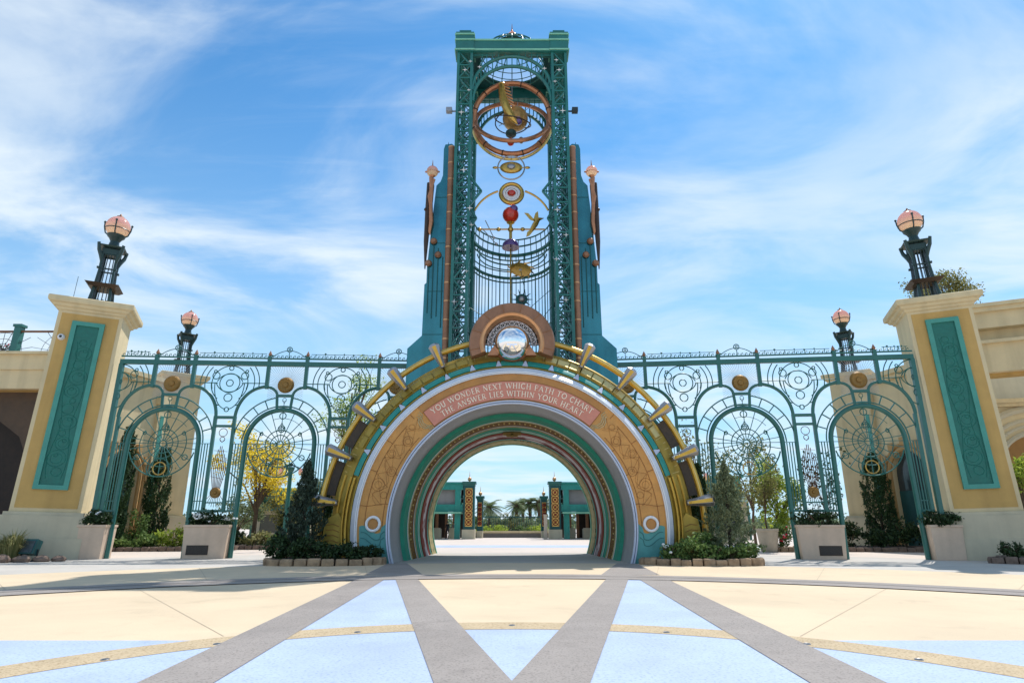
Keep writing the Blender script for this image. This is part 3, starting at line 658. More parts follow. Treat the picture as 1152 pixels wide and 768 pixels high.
# ================================================================== TOWER
FY, BY, TY = 30.0, 34.6, 32.3
tower = thing('lattice_tower', 'tall teal lattice tower with solid side buttresses rising behind the portal arch', 'tower', (0, 32, 6), world=True)
ZB, ZT = 7.6, 28.35
def leg(sx, y0):
    mb = MB(); w = 0.90; x0, x1 = (-3.22, -2.32) if sx < 0 else (2.32, 3.22); y1 = y0 + w
    for x in (x0 + 0.06, x1 - 0.06):
        for y in (y0 + 0.06, y1 - 0.06): mb.bx(x - 0.075, x + 0.075, y - 0.075, y + 0.075, ZB, ZT)
    n = 23; dz = (ZT - ZB) / n
    for i in range(n + 1):
        z = ZB + i * dz
        for y in (y0 + 0.05, y1 - 0.05): mb.bar((x0 + .1, y, z), (x1 - .1, y, z), 0.075)
        for x in (x0 + 0.05, x1 - 0.05): mb.bar((x, y0 + .1, z), (x, y1 - .1, z), 0.075)
        if i < n:
            f = i % 2
            for y in (y0 + 0.05, y1 - 0.05):
                mb.bar((x0 + .1 if f else x1 - .1, y, z), (x1 - .1 if f else x0 + .1, y, z + dz), 0.065)
                mb.bar((x1 - .1 if f else x0 + .1, y + 0.01, z), ((x0 + x1) / 2, y + 0.01, z + dz / 2), 0.045)
            for x in (x0 + 0.05, x1 - 0.05): mb.bar((x, y0 + .1 if f else y1 - .1, z), (x, y1 - .1 if f else y0 + .1, z + dz), 0.065)
    return mb
for sx in (-1, 1):
    for y0 in (FY, BY - 0.9): part('lattice_leg', leg(sx, y0), 'teal_tower', tower, flat=True)
    # side lattice between front and back legs
    mb = MB(); x = sx * 2.77
    for i in range(12):
        z = ZB + 1 + i * 1.7
        for xx in (sx * 2.45, sx * 3.1): mb.bar((xx, FY + .9, z), (xx, BY - .9, z), 0.07); mb.bar((xx, FY + .9, z), (xx, BY - .9, z + 1.7), 0.06); mb.bar((xx, BY - .9, z), (xx, FY + .9, z + 1.7), 0.06)
    part('side_lattice', mb, 'teal_tower', tower, flat=True)
# star brackets pointing inwards at mid height
    br = MB()
    for (zc, w, hgt, y) in ((19.25, 0.62, 0.85, FY + 0.3), (17.7, 0.35, 0.6, FY + 0.5)):
        tri = [(sx * 2.32, y, zc + hgt), (sx * (2.32 - w), y, zc), (sx * 2.32, y, zc - hgt)]
        for k in range(2): br.bar(tri[k], tri[k + 1], 0.11)
        for q in (0.33, 0.66):
            br.bar((sx * (2.32 - w * q), y, zc + hgt * (1 - q)), (sx * (2.32 - w * q), y, zc - hgt * (1 - q)), 0.06)
            br.bar((sx * 2.32, y, zc + hgt * (1 - q) * 0.5), (sx * (2.32 - w * q), y, zc - hgt * (1 - q)), 0.045)
        br.bar((sx * 2.32, y, zc), (sx * (2.32 - w), y, zc), 0.06)
    part('point_bracket', br, 'teal_tower', tower, flat=True)
# stars pinned on the lattice
def star4(c, r):
    mb = MB(); pts = []
    for k in range(8):
        a = R(45 * k); q = r if k % 2 == 0 else r * 0.22
        pts.append((q * math.cos(a), q * math.sin(a)))
    mb.v = [(c[0] + x, c[1], c[2] + z) for x, z in pts] + [(c[0], c[1] - 0.06, c[2]), (c[0], c[1] + 0.06, c[2])]
    mb.f = [(k, (k + 1) % 8, 8) for k in range(8)] + [((k + 1) % 8, k, 9) for k in range(8)]
    return mb
for x, z, r in ((-2.75, 27.0, .16), (-2.45, 27.6, .14), (-2.9, 24.1, .2), (-2.5, 25.6, .12), (-2.68, 20.36, .22), (-2.3, 18.0, .2), (-2.85, 15.6, .17), (-2.2, 17.0, .14), (-3.0, 12.6, .18), (-2.4, 14.3, .13), (-1.9, 27.2, .15),
                (2.75, 27.0, .16), (2.5, 26.2, .13), (2.9, 24.2, .2), (2.6, 27.7, .14), (2.68, 20.4, .22), (2.45, 17.9, .2), (2.9, 16.4, .17), (2.35, 15.0, .16), (2.8, 12.7, .18), (2.95, 22.4, .14), (1.9, 27.1, .15), (2.5, 11.0, .16)):
    part('star', star4((x, FY - 0.09, z), r), 'white_paint', tower, flat=True)
# cornice
cn = MB()
for (x0, x1, y0, y1) in ((-2.26, 2.26, FY - 0.06, FY + 0.5), (-2.26, 2.26, BY - 0.5, BY + 0.06), (-3.28, -2.7, FY + 0.98, BY - 0.98), (2.7, 3.28, FY + 0.98, BY - 0.98)):
    cn.bx(x0, x1, y0, y1, 28.34, 29.2)
for sx in (-1, 1):
    for y in (FY - 0.10, BY - 0.88): cn.bx(sx * 2.262, sx * 3.34, y, y + 0.98, 28.33, 29.72); cn.bx(sx * 2.45, sx * 3.15, y + 0.16, y + 0.82, 29.72, 29.98)
corn = part('cornice', cn, 'teal_tower', tower, flat=True)
for (x0, x1, y0, y1) in ((-2.2, 2.2, FY - 0.11, FY - 0.062), (-2.2, 2.2, BY + 0.062, BY + 0.11)):
    for z in (28.40, 29.10): part('cornice_trim', MB().bx(x0, x1, y0, y1, z, z + 0.10), 'mint_trim', corn, flat=True)
for sx in (-1, 1):
    for y in (FY - 0.10, BY - 0.88):
        for z in (28.40, 29.10, 29.50): part('cornice_trim', MB().bx(sx * 2.21, sx * 3.39, y - 0.05, y + 1.03, z, z + 0.09), 'mint_trim', corn, flat=True)
# ceiling with round opening and dome of ribs
cg = MB(); n = 48; vs = []; fs = []
for i in range(n):
    a = 2 * PI * i / n; c, s = math.cos(a), math.sin(a); q = 1 / max(abs(c), abs(s))
    vs += [(2.05 * c, TY - .4 + 1.75 * s, 29.05), (min(max(2.9 * c * q, -2.9), 2.9), TY + 1.95 * s * q, 29.05)]
for i in range(n): fs.append((2 * i, 2 * i + 1, (2 * i + 3) % (2 * n), (2 * i + 2) % (2 * n)))
cg.add(vs, fs); k0 = len(cg.v); cg.add([(x, y, z + 0.12) for x, y, z in vs], [f[::-1] for f in fs])
part('ceiling', cg, 'teal_shade', tower, flat=True)
dm = MB(); RD = 2.15; HD = 1.62
def dome(u, a): return (RD * math.cos(u) * math.cos(a), TY - .4 + RD * .85 * math.cos(u) * math.sin(a), 29.1 + HD * math.sin(u))
for k in range(20): dm.tube([dome(R(i * 9.8), 2 * PI * k / 20) for i in range(9)], 0.032, 4)
for u in (0, 12, 26, 42, 58, 76): dm.tube([dome(R(u), 2 * PI * i / 40) for i in range(40)], 0.035, 4, closed=True)
for z in (29.1, 28.8): dm.tube([(2.04 * math.cos(2 * PI * k / 40), TY - .4 + 1.74 * math.sin(2 * PI * k / 40), z) for k in range(40)], 0.05, 4, closed=True)
for k in range(20): a = 2 * PI * k / 20; dm.bar((2.04 * math.cos(a), TY - .4 + 1.74 * math.sin(a), 28.8), (2.04 * math.cos(a), TY - .4 + 1.74 * math.sin(a), 29.1), 0.05)
part('dome', dm, 'teal_tower', tower)
part('dome_cap', MB().lathe([(0.9, 30.50), (0.55, 30.68), (0.25, 30.78), (0.2, 30.84)], 20, (0, TY - .4, 0)), 'teal_shade', tower)
part('crown_lamp', MB().ball((0, TY - .4, 31.22), 0.30, 16), 'lamp_glass', tower, ang=80)
part('spire', MB().tube([(0, TY - .4, 30.75), (0, TY - .4, 30.98)], 0.2, 8).tube([(0, TY - .4, 31.5), (0, TY - .4, 32.2)], 0.03, 6, taper=[0.06, 0.01]).ring((0, TY - .4, 31.22), 0.32, 0.025, 16, 4, 'Z').ball((0, TY - .4, 31.64), 0.08, 8), 'copper', tower)
# double arched braces on front and back faces under the cornice
for y in (FY + 0.12, BY - 0.35):
    ab = MB()
    ab.tube(arc(0, 25.0, 2.28, 0, 180, 40, y, 1.0, 1.06), 0.10, 6)
    ab.tube(arc(0, 25.75, 2.32, 0, 180, 40, y, 1.0, 1.02), 0.10, 6)
    for i in range(1, 24):
        a = i * 7.5; p = (2.28 * math.cos(R(a)), y, 25.0 + 2.28 * 1.06 * math.sin(R(a))); q = (2.32 * math.cos(R(a)), y, 25.75 + 2.32 * 1.02 * math.sin(R(a)))
        ab.bar(p, q, 0.06)
    for sx in (-1, 1):
        for k in range(5):
            a = R(40 + k * 10); ab.bar((sx * 2.32 * math.cos(a), y, 25.75 + 2.36 * math.sin(a)), (sx * 2.32 * math.cos(a), y, 28.3), 0.05)
        ab.bar((sx * 2.3, y, 28.2), (sx * 1.0, y, 28.2), 0.06)
    part('arched_brace', ab, 'teal_tower', tower)
# rear apse: curved balconies and cage bars
ap = MB(); CY = 33.6; RA = 2.85
def apse(z, r, a): return (r * math.cos(a) * 0.86, CY + r * math.sin(a), z)
def aring(z, r, t): ap.tube([apse(z, r, R(i * 180 / 36)) for i in range(37)], t, 5)
for z, r, t in ((18.15, RA, 0.12), (18.75, RA * 0.98, 0.06), (19.2, RA * 0.96, 0.05), (17.8, RA, 0.05), (16.6, RA * 1.02, 0.10), (16.3, RA * 1.02, 0.05), (17.05, RA * 1.02, 0.04), (13.0, RA, 0.04), (17.3, RA * 0.84, 0.05), (16.95, RA * 0.84, 0.04)): aring(z, r, t)
for i in range(19):
    a = R(i * 10); ap.bar(apse(17.8, RA, a), apse(19.2, RA * 0.96, a), 0.05)
for i in range(31):
    a = R(i * 6); ap.bar(apse(7.8, RA * 1.02, a), apse(16.6 if i % 2 else 18.1, RA * 1.02, a), 0.075 if i % 3 == 0 else 0.05)
part('apse_cage', ap, 'teal_tower', tower)
wire = MB()
for i in range(15):
    z = 8.6 + i * 0.27
    wire.tube([(-2.3 + 0.35 * math.sin(i), FY + 1.4, z + 0.1), (-1.2, FY + 1.4, z), (-0.7, FY + 1.4, z + 0.15)], 0.010, 4); 
for x0, z0, x1, z1 in ((-2.3, 13.0, 0.4, 11.2), (2.3, 13.2, 0.5, 11.0), (0.5, 15.2, 0.8, 13.7), (2.3, 14.2, -0.2, 12.0)): wire.tube([(x0, 32.0, z0), (x1, 32.3, z1)], 0.016, 4)
part('tension_wires', wire, 'teal_shade', tower)
# solid buttresses with copper pipes, torch lamps, discs and rods
for sx in (-1, 1):
    po = [(3.28, 7.4), (3.28, 22.3), (3.45, 22.45), (3.82, 22.4), (3.90, 22.1), (3.90, 20.4), (4.02, 20.0), (4.24, 19.75), (4.34, 18.5), (4.58, 14.8), (4.58, 13.9), (4.68, 13.8), (4.70, 10.95), (5.42, 10.25), (5.42, 7.4)]
    bt = part('buttress', MB().prism([(sx * x, z) for x, z in po], 30.55, 34.2), 'teal_slab', tower, flat=True)
    for x, z0, z1 in ((3.75, 11.4, 15.4), (4.0, 12.0, 15.9), (4.25, 11.9, 16.2), (4.48, 12.2, 14.9)): part('rod', MB().tube([(sx * x, 30.52, z0), (sx * x, 30.52, z1)], 0.03, 5), 'teal_shade', bt)
    for z, w_ in ((16.2, 4.5), (19.0, 4.25), (11.0, 4.66), (13.4, 4.55)): part('seam', MB().bx(sx * 3.66, sx * w_, 30.53, 30.552, z, z + .025), 'teal_shade', bt, flat=True)
    ds = MB()
    for x, z in ((4.26, 16.3), (4.0, 15.5), (4.5, 15.0)): ds.lathe([(0.001, -0.14), (0.1, -0.13), (0.17, -0.06), (0.19, 0.0), (0.12, 0.04)], 14, (sx * x, 30.46, z), 'Y')
    part('disc', ds, 'copper_dull', bt)
    pip = MB()
    n = 14
    for k in range(n):
        z0 = 7.6 + k * (22.1 - 7.6) / n; z1 = 7.6 + (k + 1) * (22.1 - 7.6) / n
        pip.tube([(sx * 3.43, 30.42, z0 + 0.03), (sx * 3.43, 30.42, z1 - 0.03)], 0.185, 12)
    pb = part('copper_pipe', pip, 'copper_dull', tower)
    col = MB()
    for k in range(1, n + 1): col.tube([(sx * 3.43, 30.42, 7.6 + k * (22.1 - 7.6) / n - 0.035), (sx * 3.43, 30.42, 7.6 + k * (22.1 - 7.6) / n + 0.035)], 0.198, 12)
    part('pipe_collar', col, 'copper_bright', pb)
    fn = MB().ball((sx * 3.72, 31.2, 22.55), 0.12, 8).tube([(sx * 3.72, 31.2, 22.6), (sx * 3.72, 31.2, 23.0)], 0.03, 5, taper=[0.05, 0.01]).tube([(sx * 3.95, 31.2, 22.3), (sx * 3.72, 31.2, 22.5), (sx * 3.5, 31.2, 22.42)], 0.03, 5)
    part('finial', fn, 'black_metal', bt)
    # torch bracket lamp
    tx = sx * 4.47; ty = 30.35
    tch = part('torch', MB().tube([(tx + sx * 0.06, ty, 20.15), (tx, ty, 19.6), (tx + sx * 0.02, ty, 18.5), (tx - sx * 0.04, ty, 17.4), (tx + sx * .02, ty, 16.8), (tx - sx * 0.01, ty, 16.6)], 0.1, 8, taper=[0.12, 0.14, 0.11, 0.12, 0.08, 0.02])
        .tube([(tx - sx * .12, ty - .05, 20.0), (tx + sx * 0.14, ty - .08, 18.9), (tx - sx * 0.06, ty - .1, 17.8)], 0.07, 6, taper=[0.08, 0.07, 0.03]), 'copper', tower)
    part('torch_back', MB().tube([(tx + sx * 0.2, ty + 0.2, 19.9), (tx + sx * 0.17, ty + 0.2, 18.2), (tx + sx * 0.22, ty + 0.2, 16.3), (tx + sx * 0.22, ty + 0.2, 14.7)], 0.14, 8, taper=[0.11, 0.18, 0.13, 0.03]).ball((tx + sx * 0.3, ty + .1, 18.2), 0.1, 8), 'dark_bronze', tch)
    part('torch_globe', MB().ball((tx, ty, 20.52), 0.33, 16), 'lamp_glass', tch, ang=80)
    part('torch_cap', MB().tube([(tx, ty, 20.80), (tx, ty, 20.9), (tx, ty, 21.25)], 0.05, 6, taper=[0.07, 0.04, 0.01]).ring((tx, ty, 20.45), 0.30, 0.02, 18, 5, 'Z').ball((tx + 0.36, ty, 20.5), 0.06, 6).ball((tx - 0.36, ty, 20.5), 0.06, 6).lathe([(0.08, 0), (0.17, 0.12), (0.1, 0.05)], 10, (tx, ty, 20.13)), 'copper', tch)

for sx in (-1, 1):
    part('side_spotlight', MB().bar((sx * 3.2, 30.5, 24.6), (sx * 3.62, 30.5, 24.6), 0.07).box((sx * 3.66, 30.45, 24.62), (0.34, 0.3, 0.26)), 'black_metal' if sx > 0 else 'silver', tower, flat=True)
# ------------------------------------------------------------------ kinetic sculptures hung in the tower
def rotring(mb, c, r, t, rx, ry, n=44, seg=8, flat=1.0):
    m = Matrix.Translation(c) @ Matrix.Rotation(R(ry), 4, 'Y') @ Matrix.Rotation(R(rx), 4, 'X')
    o = len(mb.v); mb.ring((0, 0, 0), r, t, n, seg, 'Z'); mb.xf(m, o); return mb
arm = thing('armillary_sphere', 'large copper armillary sphere of crossing hoops hanging near the tower top', 'sculpture', (0, TY, 25.4), world=True)
part('hoop', rotring(MB(), (0, TY - 0.2, 25.3), 2.33, 0.17, 97, 0), 'copper', arm)
part('hoop', rotring(MB(), (0, TY - 0.1, 25.15), 2.22, 0.13, 65, 2), 'copper', arm)
part('hoop', MB().ring((0, 0, 0), 2.42, 0.10, 34, 8, 'Z', 188, 352).xf(Matrix.Translation((0, TY - 0.1, 25.1)) @ Matrix.Rotation(R(97), 4, 'X')), 'gold_pale', arm, label='pale golden half hoop along the bottom')
bands = MB()
for k in range(12):
    a = R(30 * k + 15); p = Matrix.Rotation(R(97), 4, 'X') @ Vector((2.33 * math.cos(a), 2.33 * math.sin(a), 0)); q = Matrix.Rotation(R(97), 4, 'X') @ Vector((2.33 * math.cos(a + .03), 2.33 * math.sin(a + .03), 0))
    bands.tube([p + Vector((0, TY - 0.2, 25.3)), q + Vector((0, TY - 0.2, 25.3))], 0.19, 8)
part('hoop_clamp', bands, 'dark_bronze', arm)
part('inner_hoop', rotring(MB(), (0.05, TY, 25.2), 1.12, 0.04, 20, 12), 'dark_bronze', arm)
part('inner_hoop', rotring(MB(), (0.05, TY, 25.2), 1.08, 0.035, 75, -20), 'dark_bronze', arm)
part('globe', MB().ball((0.2, TY, 25.4), 0.78, 24), 'globe_bronze', arm, ang=80)
cs = MB(); pts = []; tp = []
for i in range(21):
    q = i / 20; pts.append((-0.62 + 0.10 * q + 0.85 * q ** 2.4, TY - 0.85, 27.25 - 2.85 * q)); tp.append(0.17 + 0.10 * math.sin(PI * q) if q < 0.9 else 0.17 * (1 - q) / 0.1 + 0.02)
cs.tube(pts, 0.2, 8, taper=tp); cs.ball(pts[0], 0.2, 10, (1, 1, .6))
part('crescent', cs, 'brass', arm, label='thick golden crescent')
sf = MB()
for k in range(7): sf.tube([(-0.52 + 0.02 * k, TY - 0.95, 27.2 - 0.2 * k), (-0.2 + 0.06 * k, TY - 0.95, 27.1 - 0.25 * k)], 0.05, 5)
part('filigree', sf, 'copper_bright', arm)
part('small_moon', MB().ball((0.36, TY - 0.7, 24.75), 0.26, 14), 'violet_gem', arm, ang=80)
gh = MB().lathe([(0.24, -0.18), (0.32, -0.1), (0.32, 0.1), (0.24, 0.18)], 12, (-0.06, TY - 0.3, 24.15))
part('gear_hub', gh, 'dark_green_metal', arm)
part('red_drop', MB().ball((-0.08, TY - 0.2, 23.6), 0.22, 14).tube([(-0.08, TY - .2, 23.9), (-0.08, TY - .2, 23.75)], 0.05, 6), 'red_gem', arm, ang=80)
part('white_drop', MB().ball((0.55, TY - 0.2, 23.75), 0.17, 10, (1, 1, 1.3)), 'silver', arm, ang=80)
part('spindle', MB().tube([(0, TY, 28.4), (0, TY, 25.9)], 0.035, 6).tube([(0.35, TY - .3, 26.4), (0.32, TY - .3, 25.2), (1.1, TY - .3, 25.5)], 0.025, 5).tube([(-0.8, TY, 24.9), (1.3, TY - .5, 26.0)], 0.02, 5), 'silver', arm)
p1 = thing('ringed_pendant', 'small brass ringed eye pendant hanging below the big copper hoops', 'sculpture', (-0.05, TY, 22.0), world=True)
part('outer_ring', MB().ring((-0.05, TY, 22.0), 0.80, 0.045, 36, 6), 'silver', p1)
part('eye_disc', MB().lathe([(0.12, -0.10), (0.34, -0.13), (0.48, -0.08), (0.54, 0.0), (0.46, 0.07)], 26, (-0.05, TY, 22.0), 'Y').xf(Matrix.Translation((-0.05, 0, 22.0)) @ Matrix.Diagonal((1.25, 1, 0.75, 1)) @ Matrix.Translation((0.05, 0, -22.0))), 'brass', p1)
part('eye_pupil', MB().ball((-0.05, TY - 0.1, 22.02), 0.24, 14, (1.1, 0.5, 0.8)), 'silver', p1)
part('side_arrow', MB().tube([(-1.05, TY, 22.0), (-0.62, TY, 22.0)], 0.03, 5).ball((-1.0, TY, 22.0), 0.11, 8, (1.6, .6, .8)).tube([(0.95, TY, 22.0), (0.52, TY, 22.0)], 0.03, 5).ball((0.92, TY, 22.0), 0.11, 8, (1.6, .6, .8)), 'brass', p1)
part('hanger', MB().tube([(-0.05, TY, 23.0), (-0.05, TY, 22.5)], 0.02, 5), 'brass', p1)
p2 = thing('jewel_disc', 'round bronze disc with red jewel on a curved brass spring bar', 'sculpture', (-0.03, TY, 20.25), world=True)
part('disc_rim', MB().ring((-0.03, TY, 20.25), 0.64, 0.12, 36, 8), 'brass', p2)
part('disc_face', MB().ring((-0.03, TY - .02, 20.25), 0.43, 0.07, 28, 6).lathe([(0.001, 0.0), (0.34, -0.02), (0.36, 0.04)], 24, (-0.03, TY, 20.25), 'Y'), 'white_paint', p2)
part('disc_back', MB().lathe([(0.001, 0.06), (0.5, 0.06), (0.52, 0.09)], 24, (-0.03, TY, 20.25), 'Y'), 'copper', p2)
part('jewel', MB().ball((-0.03, TY - 0.10, 20.25), 0.25, 12, (1, 0.5, 0.8)), 'red_gem', p2)
part('spring_bar', MB().tube(arc(-0.03, 18.2, 2.35, 24, 70, 14, TY), 0.06, 6).tube(arc(-0.03, 18.2, 2.35, 110, 156, 14, TY), 0.06, 6), 'brass', p2)
vane = thing('globe_weathervane', 'red globe on a brass cross with purple half globe, upright on a tall rod', 'sculpture', (-0.08, TY, 9.6), world=True)
part('red_globe', MB().ball((-0.08, TY, 18.85), 0.48, 24), 'red_gem', vane, ang=80)
part('globe_patch', MB().ball((0.1, TY - 0.25, 19.12), 0.26, 12, (1, 0.9, 0.9)), 'violet_gem', vane, ang=80)
part('half_globe', MB().lathe([(0.50, 0.0), (0.50, 0.08), (0.46, 0.25), (0.34, 0.42), (0.16, 0.51), (0.001, 0.53)], 24, (-0.08, TY, 16.75)), 'violet_gem', vane)
part('rod', MB().tube([(-0.08, TY, 9.3), (-0.08, TY, 16.7)], 0.05, 6).tube([(-0.08, TY, 17.2), (-0.08, TY, 18.4)], 0.09, 8).ball((-0.08, TY, 17.92), 0.17, 10).lathe([(0.1, 0), (0.24, 0.1), (0.1, 0.16)], 12, (-0.08, TY, 18.25)), 'brass', vane)
ca = MB().tube([(-2.0, TY, 17.93), (1.9, TY, 17.93)], 0.045, 6)
for x in (-0.78, 0.62, -1.9): ca.ball((x, TY, 17.93), 0.12, 8, (1.2, 1, 1))
part('cross_arm', ca, 'brass', vane)
bd = MB()
def loft(pts, rs): bd.tube(pts, 0.1, 8, taper=rs)
loft([(1.02, TY - .05, 17.62), (1.16, TY - .05, 17.9), (1.36, TY - .05, 18.25), (1.50, TY - .05, 18.48), (1.60, TY - .05, 18.56), (1.86, TY - .05, 18.62)], [0.04, 0.13, 0.17, 0.12, 0.10, 0.012])
for wp in ([(1.42, 18.36), (1.05, 18.52), (0.72, 18.95), (0.95, 18.92), (1.12, 18.72)], [(1.34, 18.28), (1.55, 18.62), (1.52, 19.05), (1.36, 18.92), (1.24, 18.5)], [(1.12, 17.9), (0.88, 17.72), (0.82, 17.42), (1.0, 17.5), (1.2, 17.75)]):
    bd.prism(wp, TY - 0.10, TY - 0.04)
part('golden_bird', bd, 'brass', vane)
ar = MB()
for (p, q) in (((-1.55, 18.5), (-1.05, 17.4)), ((-1.75, 18.0), (-0.9, 17.0))): ar.tube([(p[0], TY, p[1]), (q[0], TY, q[1])], 0.03, 5); ar.ball((q[0], TY, q[1]), 0.09, 6)
part('arrow_rod', ar, 'silver', vane)
gx = thing('galaxy_disc', 'tilted golden galaxy spiral disc pierced by a rod in the tower cage', 'sculpture', (0.5, TY, 15.4), world=True)
o = MB().lathe([(0.16, 0.03), (0.35, 0.06), (0.55, 0.02), (0.60, 0.0), (0.55, -0.02), (0.2, -0.04)], 28); 
for k in range(10): o.tube([(0.58 * math.cos(k * .628), 0.58 * math.sin(k * .628), 0), (0.85 * math.cos(k * .628 + .3), 0.85 * math.sin(k * .628 + .3), 0)], 0.05, 4, taper=[0.07, 0.015])
o.xf(Matrix.Translation((0.5, TY, 15.4)) @ Matrix.Rotation(R(8), 4, 'Y') @ Matrix.Rotation(R(-18), 4, 'X')); part('spiral', o, 'brass', gx)
part('core', MB().ball((0.5, TY, 15.42), 0.15, 10, (1, 1, .5)), 'silver', gx)
g2 = thing('star_gear', 'dark spiked gear with silver centre just above the copper halo', 'sculpture', (0.55, TY, 13.6), world=True)
o = MB().ring((0.55, TY, 13.6), 0.26, 0.07, 20, 6)
for k in range(10): a = k * .628; o.tube([(0.55 + .28 * math.cos(a), TY, 13.6 + .28 * math.sin(a)), (0.55 + .62 * math.cos(a), TY, 13.6 + .62 * math.sin(a))], 0.05, 4, taper=[0.05, 0.01])
part('gear', o, 'teal_shade', g2); part('centre', MB().ball((0.55, TY, 13.6), 0.2, 12), 'silver', g2, ang=80)

# ================================================================== WROUGHT IRON SCREENS
def m_post(z0, z1, w=0.15): return MB().bx(-w / 2, w / 2, -w / 2, w / 2, z0, z1)
def gate_arch_mb():
    mb = MB()
    pts = [(-1.76, 0, 0.0)] + arc(0, 5.43, 1.70, 180, 0, 30) + [(1.76, 0, 0.0)]
    mb.tube(pts, 0.115, 10)                                                   # main pipe of the opening
    return mb
def arch_frame_mb():
    mb = MB()
    for s in (-1, 1):
        mb.tube([(s * (0.97 + 1.40 * math.cos(R(a))), 0, 6.7 + 1.62 * math.sin(R(a))) for a in range(0, 79, 6)] + [(s * 0.97, 0, 8.36)], 0.085, 8)
        mb.tube([(s * (0.97 - 0.58 * math.sin(R(a))), 0, 8.31 - 0.46 * (1 - math.cos(R(a)))) for a in range(0, 91, 9)], 0.07, 8)
        mb.tube([(s * 0.39, 0, 7.85), (s * 0.335, 0, 7.18)], 0.075, 6)
    mb.bar((-0.42, 0, 7.86), (0.42, 0, 7.86), 0.13); mb.bar((-0.34, 0, 7.28), (0.34, 0, 7.28), 0.06)
    mb.tube(arc(0, 5.43, 1.90, 0, 180, 40), 0.035, 5); 
    mb.tube(arc(0, 5.43, 2.36, 8, 81, 20), 0.035, 5); mb.tube(arc(0, 5.43, 2.36, 99, 172, 20), 0.035, 5)
    for a in (18, 34, 50, 66, 114, 130, 146, 162): mb.bar((1.9 * math.cos(R(a)), 0, 5.43 + 1.9 * math.sin(R(a))), (2.36 * math.cos(R(a)), 0, 5.43 + 2.36 * math.sin(R(a))), 0.05)
    mb.ring((0, 0, 7.66), 0.09, 0.015, 12, 4); mb.tube([(0, 0, 7.57), (0, 0, 7.3)], 0.018, 4); mb.tube([(-0.1, 0, 7.62), (0, 0, 7.45), (0.1, 0, 7.62)], 0.014, 4)
    return mb
def web_mb():
    mb = MB(); t = 0.025; c = (0, 0, 5.38)
    for r in (0.16, 0.47, 0.72): mb.ring(c, r, t, 28, 4)
    mb.ring(c, 1.12, t, 36, 4, a0=-215, a1=35); mb.ring(c, 1.60, 0.032, 40, 4, a0=-165, a1=-15)
    mb.ring(c, 1.32, 0.013, 30, 4, a0=40, a1=110)
    for k in range(18):
        a = R(k * 20 + 10); r1 = 1.60 if math.sin(a) < 0.05 else 1.66
        mb.bar((0.16 * math.cos(a), 0, 5.38 + 0.16 * math.sin(a)), (r1 * math.cos(a), 0, 5.38 + r1 * math.sin(a)), 0.033)
    mb.bar((-2.3, 0, 5.40), (2.3, 0, 5.40), 0.03)
    mb.ring((0, 0.02, 6.83), 0.16, t, 16, 4); mb.ring((0, 0.02, 6.17), 0.17, t, 16, 4); mb.ring((0, 0.02, 6.17), 0.09, t, 12, 4); mb.bar((0, 0, 6.66), (0, 0, 6.34), 0.03)
    mb.tube([(-0.22, 0, 6.02), (0, 0, 6.5), (0.22, 0, 6.02)], t, 4)
    for s in (-1, 1):
        mb.ring((s * 1.14, -0.02, 4.72), 0.13, t, 16, 4); mb.ring((s * 0.95, -0.02, 5.9), 0.08, t, 12, 4)
        mb.tube([(s * (0.48 + .05), 0, 4.62), (s * 0.62, 0, 4.2), (s * 0.55, 0, 3.95), (s * 0.25, 0, 3.79)], t, 4)
    mb.ring((0, 0, 4.17), 0.47, t, 24, 4, a0=-30, a1=210)
    return mb
def bars_mb(s):
    mb = MB()
    for x in (1.90, 2.03, 2.16, 2.29): mb.bar((s * x, 0, 2.16), (s * x, 0, 5.40), 0.042)
    mb.bar((s * 1.8, 0, 2.16), (s * 2.4, 0, 2.16), 0.09); mb.bar((s * 1.83, 0, 2.62), (s * 2.4, 0, 2.62), 0.04)
    return mb
def sunfan_mb():
    mb = MB()
    for k in range(64):
        a = R(k * 360 / 64); ca, sa = math.cos(a), math.sin(a); r = min(0.9 / max(1e-3, abs(ca)), (1.0 if sa > 0 else 0.5 + 0.35 * abs(ca)) / max(1e-3, abs(sa)))
        mb.bar((0.38 * ca, 0, 8.42 + 0.38 * sa), (r * ca, 0, 8.42 + r * sa), 0.014)
    return mb
def sun_mb():
    return MB().lathe([(0.001, -0.10), (0.12, -0.11), (0.15, -0.06), (0.24, -0.08), (0.33, -0.12), (0.40, -0.06), (0.42, 0.0), (0.30, 0.06), (0.001, 0.08)], 28, (0, 0, 8.42), 'Y')
def column_mb():
    mb = MB()
    for s in (-1, 1): mb.bx(s * 0.475 - 0.075, s * 0.475 + 0.075, -0.075, 0.075, 2.10, 6.78)
    for z, w in ((6.72, 0.14), (6.28, 0.12), (2.16, 0.12), (2.55, 0.06)): mb.bx(-0.40, 0.40, -w / 2, w / 2, z - w / 2, z + w / 2)
    return mb
def column_grille_mb():
    mb = MB()
    mb.ring((0, 0, 5.96), 0.2, 0.016, 18, 4); mb.ring((0, 0, 5.62), 0.12, 0.016, 14, 4); mb.tube([(-.12, 0, 5.62), (0, 0, 5.46), (.12, 0, 5.62)], 0.014, 4)
    for k in range(8):
        x = -0.34 + k * 0.097; mb.tube([(x * 0.5, 0, 3.2), (x, 0, 4.1), (x * 0.85, 0, 5.0 + 0.3 * math.cos(x * 8))], 0.019, 4)
    for k in range(4): mb.tube([(-0.33, 0, 3.8 + k * 0.42), (0.33, 0, 3.65 + k * 0.42 + 0.1 * (k % 2))], 0.010, 4)
    for k in range(9):
        a = R(205 + k * 16); mb.tube([(0.24 * math.cos(a), 0, 3.02 + 0.24 * math.sin(a)), (0.42 * math.cos(a), 0, 3.02 + 0.7 * math.sin(a))], 0.013, 4)
    return mb
